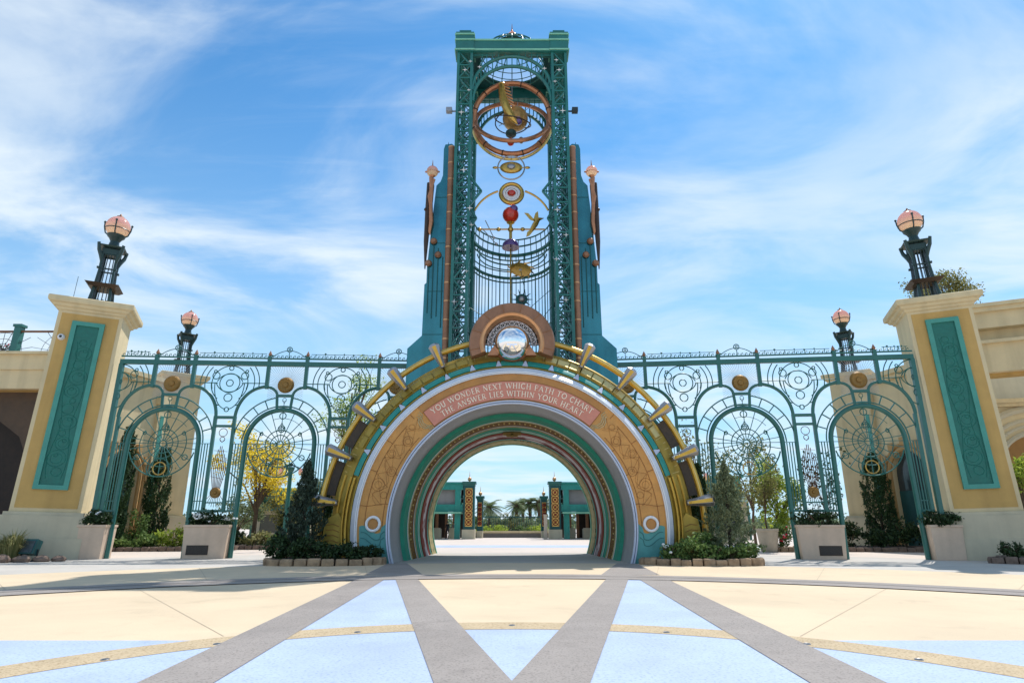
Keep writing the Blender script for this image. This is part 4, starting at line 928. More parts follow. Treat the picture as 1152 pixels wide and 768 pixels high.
def column_medal_mb(): return MB().lathe([(0.001, -0.09), (0.06, -0.10), (0.09, -0.05), (0.18, -0.06), (0.22, -0.09), (0.26, -0.03), (0.26, 0.04), (0.001, 0.06)], 24, (0, 0, 3.02), 'Y')
def roundel_mb(half=0):
    mb = MB(); c = (0, 0, 8.5); t = 0.026; b0 = 9.40
    def put(pts, r=t):
        run = []
        for p in pts:
            ok = 6.85 < p[2] < b0 and abs(p[0]) < 1.86 and (half == 0 or p[0] * half > -0.02)
            # keep clear of the arch frames below
            if ok and p[2] < 8.3 and abs(p[0]) > 0.47:
                q = (2.84 - abs(p[0]) - 0.97) / 1.40
                if -1 < q < 1 and p[2] < 6.7 + 1.62 * math.sqrt(max(0, 1 - q * q)): ok = False
            if ok: run.append(p)
            else:
                if len(run) > 1: mb.tube(run, r, 4)
                run = []
        if len(run) > 1: mb.tube(run, r, 4)
    for r in (0.17, 0.50): put(arc(0, 8.5, r, 0, 360, 32))
    put(arc(0, 8.5, 0.9, -20, 200, 40)); put(arc(0, 8.5, 1.24, -70, 250, 60)); put(arc(0, 8.5, 1.48, -70, 250, 60))
    put([(x / 10.0, 0, 8.5) for x in range(-18, -5)]); put([(x / 10.0, 0, 8.5) for x in range(6, 19)]); 
    put(arc(0, 8.75, 0.72, 200, 340, 24)); put(arc(0, 8.28, 0.70, 25, 155, 20))
    for x, z, r in ((-0.72, 8.88, 0.18), (0.72, 8.88, 0.18), (0, 7.74, 0.2), (0, 9.28, 0.11), (0, 7.13, 0.11), (-0.78, 9.1, 0.07), (0.8, 9.12, 0.07)): put(arc(x, z, r, 0, 360, 18))
    for s in (-1, 1):
        put([(s * (0.74 * math.cos(R(a))), 0, 8.5 - 1.36 * math.sin(R(a))) for a in range(0, 86, 5)])
        put([(s * (0.92 * math.cos(R(a))) , 0, 8.5 - 1.0 * math.sin(R(a))) for a in range(0, 60, 5)])
    return mb
def crest_arc_mb():
    mb = MB()
    mb.tube([(x / 10.0, 0, 9.95 + 0.32 * (1 - (x / 8.0) ** 2)) for x in range(-8, 9)], 0.022, 5); mb.ring((0, 0, 10.33), 0.135, 0.026, 16, 5); mb.ring((0, 0, 10.35), 0.05, 0.02, 10, 4)
    mb.bar((0, 0, 9.85), (0, 0, 10.2), 0.035)
    for s in (-1, 1): mb.ball((s * 0.84, 0, 9.98), 0.055, 6)
    return mb
def crest_wire_mb(w):
    mb = MB(); n = 7
    mb.bar((-w, 0, 10.08), (w, 0, 10.08), 0.026)
    for k in range(n): x = -w + 2 * w * (k + 0.5) / n; mb.ball((x, 0, 10.07 + 0.05 * (k % 2)), 0.055 if k % 3 == 1 else 0.035, 6); mb.bar((x, 0, 9.9), (x, 0, 10.08), 0.02)
    return mb
def dentil_mb(x0, x1):
    mb = MB(); x = x0 + 0.1
    while x < x1:
        mb.tube([(x - 0.06, 0, 9.87), (x - 0.05, 0, 9.96), (x + 0.03, 0, 9.99), (x + 0.05, 0, 9.93)], 0.022, 4); x += 0.21
    return mb
def finial_mb(): return MB().lathe([(0.05, 9.82), (0.09, 9.9), (0.05, 9.96), (0.10, 10.04), (0.06, 10.14), (0.001, 10.26)], 8)
SH = {}
def shared(key, fn, mt, **k):
    if key not in SH: SH[key] = fn().mesh(key, mt, **k)
    return SH[key]
BAY = 5.68
def fence(name_label, loc, rz, flip):
    f = thing('iron_gate_screen', name_label, 'gate', loc, rz)
    L0, L1 = (-8.42, 7.2) if flip > 0 else (-7.2, 8.42)
    part('top_beam', MB().bx(L0, L1, -0.09, 0.09, 9.42, 9.66), 'teal_paint', f, flat=True)
    cr = part('crest_rail', MB().bx(L0, L1, -0.04, 0.04, 9.80, 9.87), 'teal_paint', f, flat=True)
    part('scroll_teeth', dentil_mb(L0, L1), 'teal_paint', cr)
    for b in (-1, 0, 1):
        x = b * BAY; L = (x, 0, 0); inner_bay = b == flip; sk = 'r' if flip > 0 else 'l'
        if inner_bay:       # the bay that runs into the arch: only the outer half stands clear of it
            q = -flip
            part('gate_pipe', MB().tube([(q * 1.76, 0, 0)] + [(q * 1.70 * math.cos(R(a)), 0, 5.43 + 1.70 * math.sin(R(a))) for a in range(0, 111, 6)], 0.115, 10), 'teal_paint', f, loc=L)
            fr = MB()
            fr.tube([(q * (0.97 + 1.40 * math.cos(R(a))), 0, 6.7 + 1.62 * math.sin(R(a))) for a in range(0, 79, 6)] + [(q * 0.97, 0, 8.36)], 0.085, 8)
            for s in (-1, 1):
                fr.tube([(s * (0.97 - 0.58 * math.sin(R(a))), 0, 8.31 - 0.46 * (1 - math.cos(R(a)))) for a in range(0, 91, 9)], 0.07, 8); fr.tube([(s * 0.39, 0, 7.85), (s * 0.335, 0, 7.18)], 0.075, 6)
            fr.bar((-0.42, 0, 7.86), (0.42, 0, 7.86), 0.13); fr.bar((-0.34, 0, 7.28), (0.34, 0, 7.28), 0.06)
            fr.tube([(q * 1.9 * math.cos(R(a)), 0, 5.43 + 1.9 * math.sin(R(a))) for a in range(0, 100, 5)], 0.035, 5); fr.tube([(q * 2.36 * math.cos(R(a)), 0, 5.43 + 2.36 * math.sin(R(a))) for a in range(8, 82, 5)], 0.035, 5)
            for a in (18, 34, 50, 66): fr.bar((q * 1.9 * math.cos(R(a)), 0, 5.43 + 1.9 * math.sin(R(a))), (q * 2.36 * math.cos(R(a)), 0, 5.43 + 2.36 * math.sin(R(a))), 0.05)
            part('arch_frame', fr, 'teal_paint', f, loc=L)
        else:
            part('gate_pipe', shared('gate_pipe', gate_arch_mb, 'teal_paint'), None, f, loc=L)
            part('arch_frame', shared('arch_frame', arch_frame_mb, 'teal_paint'), None, f, loc=L)
            w = part('web_screen', shared('web_screen', web_mb, 'teal_paint'), None, f, loc=L)
            part('web_medallion', shared('web_medallion', lambda: MB().ring((0, 0, 4.17), 0.30, 0.028, 26, 6), 'brass'), None, w)
        part('sun_rays', shared('sun_rays', sunfan_mb, 'silver', flat=True), None, f, loc=L)
        part('sun_medallion', shared('sun_medallion', sun_mb, 'bronze_sun'), None, f, loc=(x, -0.03, 0))
        part('crest_arc', shared('crest_arc', crest_arc_mb, 'teal_paint'), None, f, loc=L)
        for s in (-1, 1):
            if not (inner_bay and s == flip): part('side_bars', shared('side_bars%d' % s, lambda: bars_mb(s), 'teal_paint', flat=True), None, f, loc=L)
            p = part('post', shared('post', lambda: m_post(8.22, 9.95, 0.17), 'teal_paint', flat=True), None, f, loc=(x + s * 0.97, 0, 0))
            part('finial', shared('finial', finial_mb, 'copper_dull'), None, p)
    for x in (-BAY / 2, BAY / 2):
        L = (x, 0, 0)
        c = part('column', shared('column', column_mb, 'teal_paint', flat=True), None, f, loc=L)
        gr = part('column_grille', shared('column_grille', column_grille_mb, 'bronze_wire'), None, c)
        part('column_medallion', shared('column_medallion', column_medal_mb, 'bronze_sun'), None, c)
        part('roundel', shared('roundel', roundel_mb, 'teal_paint'), None, f, loc=L)
        part('crest_wire', shared('crest_wire', lambda: crest_wire_mb(1.7), 'teal_paint'), None, f, loc=L)
    # outer end against the pier
    e = -8.34 if flip > 0 else 8.34
    part('end_post', MB().bx(e - 0.1, e + 0.1, -0.1, 0.1, 2.0, 9.42), 'teal_paint', f, flat=True)
    q = e + (0.33 if flip > 0 else -0.33)
    part('end_post', MB().bx(q - 0.07, q + 0.07, -0.07, 0.07, 2.1, 6.7), 'teal_paint', f, flat=True)
    part('roundel', MB_half(flip), 'teal_paint', f, loc=(e + (-0.02 if flip > 0 else 0.02), 0, 0))
    part('crest_wire', crest_wire_mb(0.6), 'teal_paint', f, loc=(e + (0.7 if flip > 0 else -0.7), 0, 0))
    return f
def MB_half(flip): return roundel_mb(1 if flip > 0 else -1)
FL = (Vector((-11.68, 31.05, 0)), math.atan(0.0666)); FRr = (Vector((11.60, 30.5, 0)), -math.atan(0.1185))
fence('teal wrought iron gate screen left of the portal arch', FL[0], FL[1], 1)
fence('teal wrought iron gate screen right of the portal arch', FRr[0], FRr[1], -1)
def fpt(F, x, y=0.0):
    c, s = math.cos(F[1]), math.sin(F[1]); return (F[0].x + c * x - s * y, F[0].y + s * x + c * y, 0)

# ------------------------------------------------------------------ foliage helpers
def leaves(mb, pts, size, r, up=0.0, asp=0.5):
    for p in pts:
        d = Vector((r.gauss(0, 1), r.gauss(0, 1), r.gauss(0, 1) + up)); d.normalize()
        e = Vector((r.gauss(0, 1), r.gauss(0, 1), r.gauss(0, 1))); e = d.cross(e)
        if e.length < 1e-4: continue
        e.normalize(); s = size * r.uniform(0.6, 1.3); a = d * s; b = e * s * asp; p = Vector(p); o = len(mb.v)
        mb.v.extend([tuple(p - a * 0.5), tuple(p + b * 0.5), tuple(p + a * 0.5), tuple(p - b * 0.5)]); mb.f.append((o, o + 1, o + 2, o + 3))
    return mb
def blob(n, c, rad, r, shell=0.35):
    out = []
    while len(out) < n:
        v = Vector((r.uniform(-1, 1), r.uniform(-1, 1), r.uniform(-1, 1))); q = v.length
        if q > 1 or q < shell * r.random(): continue
        out.append((c[0] + v.x * rad[0], c[1] + v.y * rad[1], c[2] + v.z * rad[2]))
    return out
def clump_pts(n, c, rad, r, k=14, cs=0.42):
    cl = [blob(1, c, rad, r, 0.9)[0] for _ in range(k)]; out = []
    for _ in range(n):
        q = r.choice(cl); out.append((q[0] + r.gauss(0, cs * rad[0] * 0.5), q[1] + r.gauss(0, cs * rad[1] * 0.5), q[2] + r.gauss(0, cs * rad[2] * 0.5)))
    return out
def conifer_mb(h, w, n, size, r, wisp=0.5, colm=False):
    mb = MB(); tufts = []
    nt = 150
    for i in range(nt):
        t = (i / nt) ** 1.25; z = h * (0.02 + 0.95 * t); rr = w / 2 * (1 - t) ** 0.8 * r.uniform(0.75, 1.12) * (0.8 + 0.35 * min(1, t * 8)); a = r.uniform(0, 2 * PI)
        if colm: rr = w / 2 * min(1.0, (1 - t) * 2.2) ** 0.6 * r.uniform(0.7, 1.0) * (0.7 + 0.3 * min(1, t * 6))
        else: rr *= r.choice((0.8, 1.0, 1.0, 1.15, 1.3))
        if colm:
            tufts.append(((rr * 0.7 * math.cos(a), rr * .7 * math.sin(a), z * 0.9), (rr * 1.05 * math.cos(a), rr * 1.05 * math.sin(a), min(h, z + 0.12 * h)))); continue
        tufts.append(((rr * 0.35 * math.cos(a), rr * 0.35 * math.sin(a), z * 0.92), (rr * math.cos(a), rr * math.sin(a), z + 0.16 * h * (0.25 + wisp * 0.3))))
    tufts.append(((0, 0, h * .8), (0.05, 0, h * 1.04)))
    for _ in range(n):
        p, q = r.choice(tufts); t = r.random() ** 0.7; s = (0.14 if colm else 0.10) * w * (1.15 - t)
        leaves(mb, [(p[0] + (q[0] - p[0]) * t + r.gauss(0, s * .5), p[1] + (q[1] - p[1]) * t + r.gauss(0, s * .5), p[2] + (q[2] - p[2]) * t + r.gauss(0, s * .5))], size, r, 1.3, 0.28)
    return mb
def conifer(name, label, cat, loc, h, w, n, size, m, seed, group=None):
    r = random.Random(seed); t = thing(name, label, cat, loc, 0, group)
    part('foliage', conifer_mb(h, w, n, size, r, 0.5, name == 'cypress_tree'), m, t, recalc=False, flat=True)
    part('trunk', MB().tube([(0, 0, -0.05), (0.02, 0, h * 0.5), (0, 0, h * 0.95)], 0.05, 6, taper=[0.09, 0.06, 0.015]), 'bark_dark', t); return t
def shrub(name, label, cat, loc, rad, n, size, m, seed, group=None, k=16, flower=None, nf=0):
    r = random.Random(seed); t = thing(name, label, cat, loc, 0, group)
    pts = [p for p in clump_pts(n, (0, 0, rad[2]), rad, r, k, 0.45) if p[2] > 0.0]
    part('foliage', leaves(MB(), pts, size, r, 0.4, 0.5), m, t, recalc=False, flat=True)
    st = MB()
    for i in range(6): a = r.uniform(0, 6.28); st.tube([(0, 0, -0.02), (rad[0] * .4 * math.cos(a), rad[1] * .4 * math.sin(a), rad[2]), (rad[0] * .7 * math.cos(a), rad[1] * .7 * math.sin(a), rad[2] * 1.6)], 0.015, 4)
    part('stem', st, 'bark', t)
    if flower:
        fm = MB(); fp = [p for p in clump_pts(nf, (0, 0, rad[2] * 1.25), (rad[0], rad[1], rad[2] * .75), r, 8, 0.3)]
        for p in fp: fm.ball(p, size * 0.45, 6, (1, 1, 0.7))
        part('blossom', fm, flower, t)
    return t
def tree(name, label, loc, h, crown, n, size, m, seed, trunk_r=0.14, group=None, bark='bark', crown_z=None, clear=0.35, nb=9, cs=0.34):
    r = random.Random(seed); t = thing(name, label, 'tree', loc, 0, group)
    tm = MB(); cz = crown_z or h - crown[2]; base = h * clear
    tm.tube([(0, 0, -0.1), (r.uniform(-.1, .1), 0, base * 0.6), (r.uniform(-.15, .15), r.uniform(-.1, .1), base), (0, 0, cz + crown[2] * .4)], 0.1, 8, taper=[trunk_r * 1.25, trunk_r, trunk_r * 0.8, trunk_r * 0.25])
    tips = []
    for i in range(nb):
        a = i * 2.4 + r.uniform(-.4, .4); q = r.uniform(0.45, 0.95); z1 = cz + crown[2] * r.uniform(-0.75, 0.85)
        k = math.sqrt(max(0.05, 1 - ((z1 - cz) / crown[2]) ** 2))
        tip = (crown[0] * q * k * math.cos(a), crown[1] * q * k * math.sin(a), z1); mid = (tip[0] * .4, tip[1] * .4, base + (z1 - base) * 0.55)
        tm.tube([(0, 0, base * r.uniform(0.8, 1.05)), mid, tip], 0.05, 6, taper=[trunk_r * .55, trunk_r * .35, trunk_r * .1]); tips.append(tip)
        for j in range(3):
            b = (tip[0] + r.gauss(0, crown[0] * .3), tip[1] + r.gauss(0, crown[1] * .3), tip[2] + r.gauss(0, crown[2] * .25)); tm.tube([mid, b], 0.02, 4, taper=[trunk_r * .22, trunk_r * .05]); tips.append(b)
    part('trunk', tm, bark, t)
    pts = []
    for _ in range(n):
        q = r.choice(tips); g3 = [max(-1.5, min(1.5, r.gauss(0, 1))) * cs * .5 for _ in range(3)]; pts.append((q[0] + g3[0] * crown[0], q[1] + g3[1] * crown[1], q[2] + g3[2] * crown[2]))
    part('crown', leaves(MB(), pts, size, r, 0.2, 0.5), m, t, recalc=False, flat=True); return t
def blades(n, rad, h, r, w=0.02):
    mb = MB()
    for _ in range(n):
        a = r.uniform(0, 6.283); d = Vector((math.cos(a), math.sin(a), 0)); b = d * rad * 0.3 * r.random(); q = rad * r.uniform(0.3, 1.1); hh = h * r.uniform(0.6, 1.1); s = Vector((-d.y, d.x, 0)) * w
        p1 = b + d * q * 0.4 + Vector((0, 0, hh * 0.75)); p2 = b + d * q + Vector((0, 0, hh * r.uniform(0.55, 1.0)))
        o = len(mb.v); mb.v.extend([tuple(b - s), tuple(b + s), tuple(p1 + s * .8), tuple(p1 - s * .8), tuple(p2)]); mb.f.extend([(o, o + 1, o + 2, o + 3), (o + 3, o + 2, o + 4)])
    return mb
def palm(name, label, loc, h, fr, nfr, seed, m='leaf_palm', group=None):
    r = random.Random(seed); t = thing(name, label, 'palm tree', loc, 0, group)
    part('trunk', MB().tube([(0, 0, -.1), (0.1, 0, h * .5), (0, 0, h)], 0.2, 8, taper=[0.32, 0.24, 0.26]).ball((0, 0, h - .25), 0.42, 8, (1, 1, 1.6)), 'bark', t)
    mb = MB()
    for k in range(nfr):
        a = r.uniform(0, 6.283); el_ = r.uniform(-0.5, 1.25); L = fr * r.uniform(0.8, 1.15); d = Vector((math.cos(a), math.sin(a), 0)); pts = []
        for i in range(9):
            q = i / 8; pts.append(Vector((0, 0, h)) + d * (L * q * math.cos(el_ * (1 - .3 * q))) + Vector((0, 0, L * (q * math.sin(el_) - 0.55 * q * q))))
        sd = Vector((-d.y, d.x, 0))
        for i in range(1, 9):
            for s in (-1, 1):
                for j in range(2):
                    p = pts[i - 1].lerp(pts[i], j / 2); l2 = L * 0.26 * math.sin(PI * min(0.95, (i - .5 + j / 2) / 8.5) ** .8) + .05
                    tip = p + sd * s * l2 + (pts[i] - pts[i - 1]).normalized() * l2 * .7 + Vector((0, 0, -l2 * .35)); o = len(mb.v)
                    w = (pts[i] - pts[i - 1]) * 0.22
                    mb.v.extend([tuple(p - w), tuple(p + w), tuple(tip)]); mb.f.append((o, o + 1, o + 2))
    part('fronds', mb, m, t, recalc=False, flat=True); return t

# ================================================================== PLANTER BOXES under the screens
def planter(label, loc, rz, grille=1, w=2.05):
    t = thing('planter_box', label, 'planter', loc, rz, 'stone planter boxes under the gate screens')
    mb = MB(); d = 1.0; k = 0.93
    sec = [(w * k / 2, d * k / 2, 0.0), (w / 2, d / 2, 1.40), (w / 2 + .03, d / 2 + .03, 1.42), (w / 2 + .03, d / 2 + .03, 1.52), (w / 2 - .1, d / 2 - .1, 1.52), (w / 2 - .1, d / 2 - .1, 1.40)]
    vs = []; fs = []
    for hx, hy, z in sec: vs += [(-hx, -hy, z), (hx, -hy, z), (hx, hy, z), (-hx, hy, z)]
    for i in range(5):
        for j in range(4): fs.append((i * 4 + j, i * 4 + (j + 1) % 4, i * 4 + 4 + (j + 1) % 4, i * 4 + 4 + j))
    fs.append((3, 2, 1, 0)); fs.append((20, 21, 22, 23)); mb.add(vs, fs)
    part('box', mb, 'planter_stone', t, flat=True); part('soil', MB().bx(-w / 2 + .11, w / 2 - .11, -d / 2 + .11, d / 2 - .11, 1.404, 1.46), 'soil', t, flat=True)
    if grille:
        x = -0.30 if grille > 0 else 0.30
        g = MB().bx(x - .5, x + .5, -0.492, -0.455, 0.17, 0.60); gg = part('vent_grille', g, 'dark_bronze', t, flat=True)
        s = MB()
        for i in range(9): s.bx(x - .47, x + .47, -0.50, -0.493, 0.205 + i * 0.043, 0.222 + i * 0.043)
        part('vent_slats', s, 'black_metal', gg, flat=True)
    return t
pl_spec = [
 (FL, -BAY / 2, 1, 2.05, 'stone planter box with vent grille between the two gates left of the arch', 'low dark shrubs with white blossoms in the left planter box', 'white_flower'),
 (FRr, BAY / 2 - 0.05, -1, 2.05, 'stone planter box with vent grille between the two gates right of the arch', 'trailing dark green plants in the right vented planter box', None),
 (FL, -8.12, 0, 1.35, 'narrow plain stone planter box against the left pier', 'dark leafy plant in the narrow planter against the left pier', 'white_flower'),
 (FRr, 8.2, 0, 1.35, 'narrow plain stone planter box against the right pier', 'dark leafy plant in the narrow planter against the right pier', None),
]
for i, (F, x, gsd, w, lab, lab2, fl) in enumerate(pl_spec):
    planter(lab, fpt(F, x), F[1], gsd, w)
    p = fpt(F, x, -0.1)
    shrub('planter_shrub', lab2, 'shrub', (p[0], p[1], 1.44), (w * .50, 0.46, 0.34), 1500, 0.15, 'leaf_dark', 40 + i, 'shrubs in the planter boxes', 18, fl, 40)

# ================================================================== PIERS AND LAMPS
def make_pier(label, loc, rz):
    t = thing('gate_pier', label, 'pier', loc, rz, 'tall stucco gate piers')
    w, d = 2.80, 2.5
    b = MB()
    for (e, z0, z1) in ((0.34, -0.12, 0.95), (0.26, 0.95, 1.95)): b.bx(-w / 2 - e, w / 2 + e, -d / 2 - e, d / 2 + e, z0, z1)
    b.bx(-w / 2 - 0.16, w / 2 + 0.16, -d / 2 - .16, d / 2 + .16, 1.95, 2.10)
    part('base', b, 'stucco_base', t, flat=True)
    sh = part('shaft', MB().bx(-w / 2, w / 2, -d / 2, d / 2, 2.10, 11.9), 'stucco_cream', t, flat=True)
    f0 = -d / 2
    part('tan_face', MB().bx(-w / 2 + .17, w / 2 - .17, f0 - 0.02, f0 + .02, 2.28, 11.72), 'stucco_tan', sh, flat=True)
    fr = MB(); x0, x1, z0, z1 = -0.70, 0.70, 3.12, 11.35; q = 0.21
    for (a, b_, c, e) in ((x0, x0 + q, z0, z1), (x1 - q, x1, z0, z1), (x0 + q, x1 - q, z0, z0 + q), (x0 + q, x1 - q, z1 - q, z1)): fr.bx(a, b_, f0 - .13, f0 - .018, c, e)
    pf = part('panel_frame', fr, 'teal_light', t, flat=True)
    part('inset_panel', MB().bx(x0 + q, x1 - q, f0 - .05, f0 - .019, z0 + q, z1 - q), 'teal_panel', t, flat=True)
    mo = MB(); z = z0 + 0.62; k = 0
    for r in (0.2, 0.38, 0.30, 0.14, 0.36, 0.24, 0.12, 0.30, 0.38, 0.2, 0.34, 0.16):
        z += r
        if z + r > z1 - q - .1: break
        mo.ring((0.06 * (-1) ** k, f0 - .05, z), r, 0.016, 24, 4)
        if r > 0.25: mo.ring((0.06 * (-1) ** k, f0 - .05, z), r * 0.62, 0.012, 20, 4); mo.ring((0.1 * (-1) ** k, f0 - .05, z + r * .4), 0.08, 0.016, 12, 4)
        z += r + 0.04; k += 1
    for s in (-1, 1): mo.tube([(s * (0.30 + 0.1 * math.sin(i * .9)), f0 - .05, z0 + .5 + i * 0.48) for i in range(15)], 0.016, 4)
    part('relief', mo, 'teal_panel', pf)
    for s in (-1, 1): pass
    cp = MB(); prof = [(0.0, 11.84), (0.10, 11.90), (0.12, 11.98), (0.24, 12.04), (0.30, 12.15), (0.42, 12.20), (0.45, 12.28), (0.45, 12.46), (0.40, 12.50)]
    vs = []; fs = []
    for e, z in prof: vs += [(-w / 2 - e, -d / 2 - e, z), (w / 2 + e, -d / 2 - e, z), (w / 2 + e, d / 2 + e, z), (-w / 2 - e, d / 2 + e, z)]
    for i in range(len(prof) - 1):
        for j in range(4): fs.append((i * 4 + j, i * 4 + (j + 1) % 4, i * 4 + 4 + (j + 1) % 4, i * 4 + 4 + j))
    fs.append(tuple(range(3, -1, -1))); n = len(prof) * 4; fs.append((n - 4, n - 3, n - 2, n - 1)); cp.add(vs, fs)
    part('cornice', cp, 'stucco_cream', t, flat=True)
    return t
def make_lamp(label, loc, rz):
    t = thing('pier_lamp', label, 'lamp', loc, rz, 'globe lamps on the gate piers')
    slim = Matrix.Diagonal((0.78, 0.78, 1, 1)); slim2 = Matrix.Diagonal((0.9, 0.9, 1, 1))
    cg = MB()
    for sx in (-1, 1):
        for sy in (-1, 1):
            cg.tube([(sx * 0.60, sy * 0.60, 0), (sx * 0.48, sy * .48, 1.05), (sx * 0.42, sy * .42, 2.0), (sx * 0.43, sy * .43, 3.0)], 0.08, 6, taper=[0.12, 0.09, 0.085, 0.09])
            cg.tube([(sx * 0.40, sy * .40, 2.35), (sx * 0.50, sy * .50, 2.75), (sx * 0.66, sy * .66, 3.05), (sx * 0.74, sy * .74, 3.42)], 0.1, 6, taper=[0.06, 0.13, 0.12, 0.10]); cg.box((sx * 0.50, sy * 0.50, 2.1), (0.16, 0.16, 0.10))
    for z in (0.08, 2.1, 2.9): 
        for a in (0, 1):
            for s in (-1, 1):
                q = 0.58 if z < 1 else 0.42
                if a: cg.bar((s * q, -q, z), (s * q, q, z), 0.07)
                else: cg.bar((-q, s * q, z), (q, s * q, z), 0.07)
    part('cage', cg.xf(slim), 'dark_green_metal', t)
    rd = MB()
    for i in range(4):
        for s in (-1, 1):
            x = -0.3 + 0.2 * i; rd.bar((x * 1.2, s * .56, 0.05), (x * .9, s * 0.41, 3.0), 0.045); rd.bar((s * .56, x * 1.2, 0.05), (s * .41, x * .9, 3.0), 0.045)
    for i in range(10):
        a = i * 0.628; rd.ring((0.42 * math.cos(a), 0.42 * math.sin(a), 0.35), 0.09, 0.02, 8, 4)
    part('rods', rd.xf(slim), 'black_metal', t)
    part('lower_plate', MB().box((0, 0, 1.12), (1.55, 1.55, 0.16), taper=1.28).xf(slim), 'dark_bronze', t, flat=True)
    part('upper_plate', MB().box((0, 0, 3.06), (1.0, 1.0, 0.30)).box((0, 0, 3.30), (1.45, 1.45, 0.06), taper=1.12).xf(slim), 'dark_green_metal', t, flat=True)
    part('neck', MB().lathe([(0.36, 3.34), (0.30, 3.5), (0.24, 3.75), (0.34, 3.92), (0.46, 4.02), (0.50, 4.12), (0.40, 4.14)], 16).xf(slim2), 'dark_green_metal', t)
    part('globe', MB().ball((0, 0, 4.60), 0.595, 28), 'lamp_glass', t, ang=80)
    ho = MB()
    for k in range(4):
        a = k * PI / 2; ho.tube([(0.3 * math.cos(a), .3 * math.sin(a), 4.0), (0.60 * math.cos(a), .60 * math.sin(a), 4.2), (0.70 * math.cos(a), .70 * math.sin(a), 4.5), (0.72 * math.cos(a), .72 * math.sin(a), 4.75)], 0.04, 6); ho.ball((0.72 * math.cos(a), .72 * math.sin(a), 4.78), 0.07, 6)
    ho.ring((0, 0, 4.42), 0.655, 0.03, 28, 5, 'Z')
    part('globe_holder', ho.xf(slim2), 'dark_green_metal', t)
    part('globe_cap', MB().lathe([(0.20, 5.16), (0.18, 5.22), (0.07, 5.26), (0.05, 5.34), (0.001, 5.40)], 14), 'copper_dull', t)
    return t
LP = (-21.95, 30.77); RP = (21.78, 30.10)
def lean(o, deg, rz):
    o.rotation_euler = (Matrix.Rotation(R(deg), 3, 'Y') @ Matrix.Rotation(R(rz), 3, 'Z')).to_euler()
def top(b, deg): return (b[0] + 12.5 * math.sin(R(deg)), b[1], 12.5 * math.cos(R(deg)) - .01)
LB = (LP[0] - 0.33, LP[1], 0); RB = (RP[0] + 0.30, RP[1], 0); LN = 1.6
pier0 = make_pier('tall tan and cream pier with teal panel in front, left of the gates', LB, 0); lean(pier0, LN, 23.4)
pr = dup(pier0, RB, 0, 'tall tan and cream pier with teal panel in front, right of the gates'); lean(pr, -LN, -20.5)
dup(pier0, (-25.9, 46.8, 0), R(-50), 'cream pier standing behind the left gate screen beside dark cypresses')
dup(pier0, (26.2, 46.3, 0), R(50), 'cream pier standing behind the right gate screen beside climbing roses')
lamp0 = make_lamp('dark caged lamp with pink globe on top of the front left pier', top(LB, LN), 0); lean(lamp0, LN, 23.4); lamp0.scale = (1, 1, 1.04)
lr = dup(lamp0, top(RB, -LN), 0, 'dark caged lamp with pink globe on top of the front right pier'); lean(lr, -LN, -20.5)
dup(lamp0, (-25.9, 46.8, 12.49), R(-50), 'smaller looking caged globe lamp above the back left pier and gate crest')
dup(lamp0, (26.2, 46.3, 12.49), R(50), 'smaller looking caged globe lamp above the back right pier and gate crest')
sc_ = thing('security_camera', 'small white round camera on the left pier beside its teal panel', 'camera', (0, 0, 0), 0)
mx_ = Matrix.Translation(LB) @ Matrix.Rotation(R(LN), 4, 'Y') @ Matrix.Rotation(R(23.4), 4, 'Z')
part('housing', MB().lathe([(0.001, -0.2), (0.10, -0.19), (0.15, -0.10), (0.16, 0.0)], 16, (-1.02, -1.27, 10.45), 'Y').xf(mx_), 'white_paint', sc_)
part('lens', MB().ball((-1.02, -1.45, 10.45), 0.07, 10).xf(mx_), 'black_metal', sc_)
solo('lightning_rod', MB().tube([(-1.0, -1.0, 12.48), (-1.0, -1.0, 13.8)], 0.012, 5).box((-1.0, -1.0, 12.52), (0.08, 0.08, 0.06)).xf(mx_), 'black_metal', 'thin metal rod upright on the left pier cornice', 'rod', (LP[0], LP[1], 12.5))

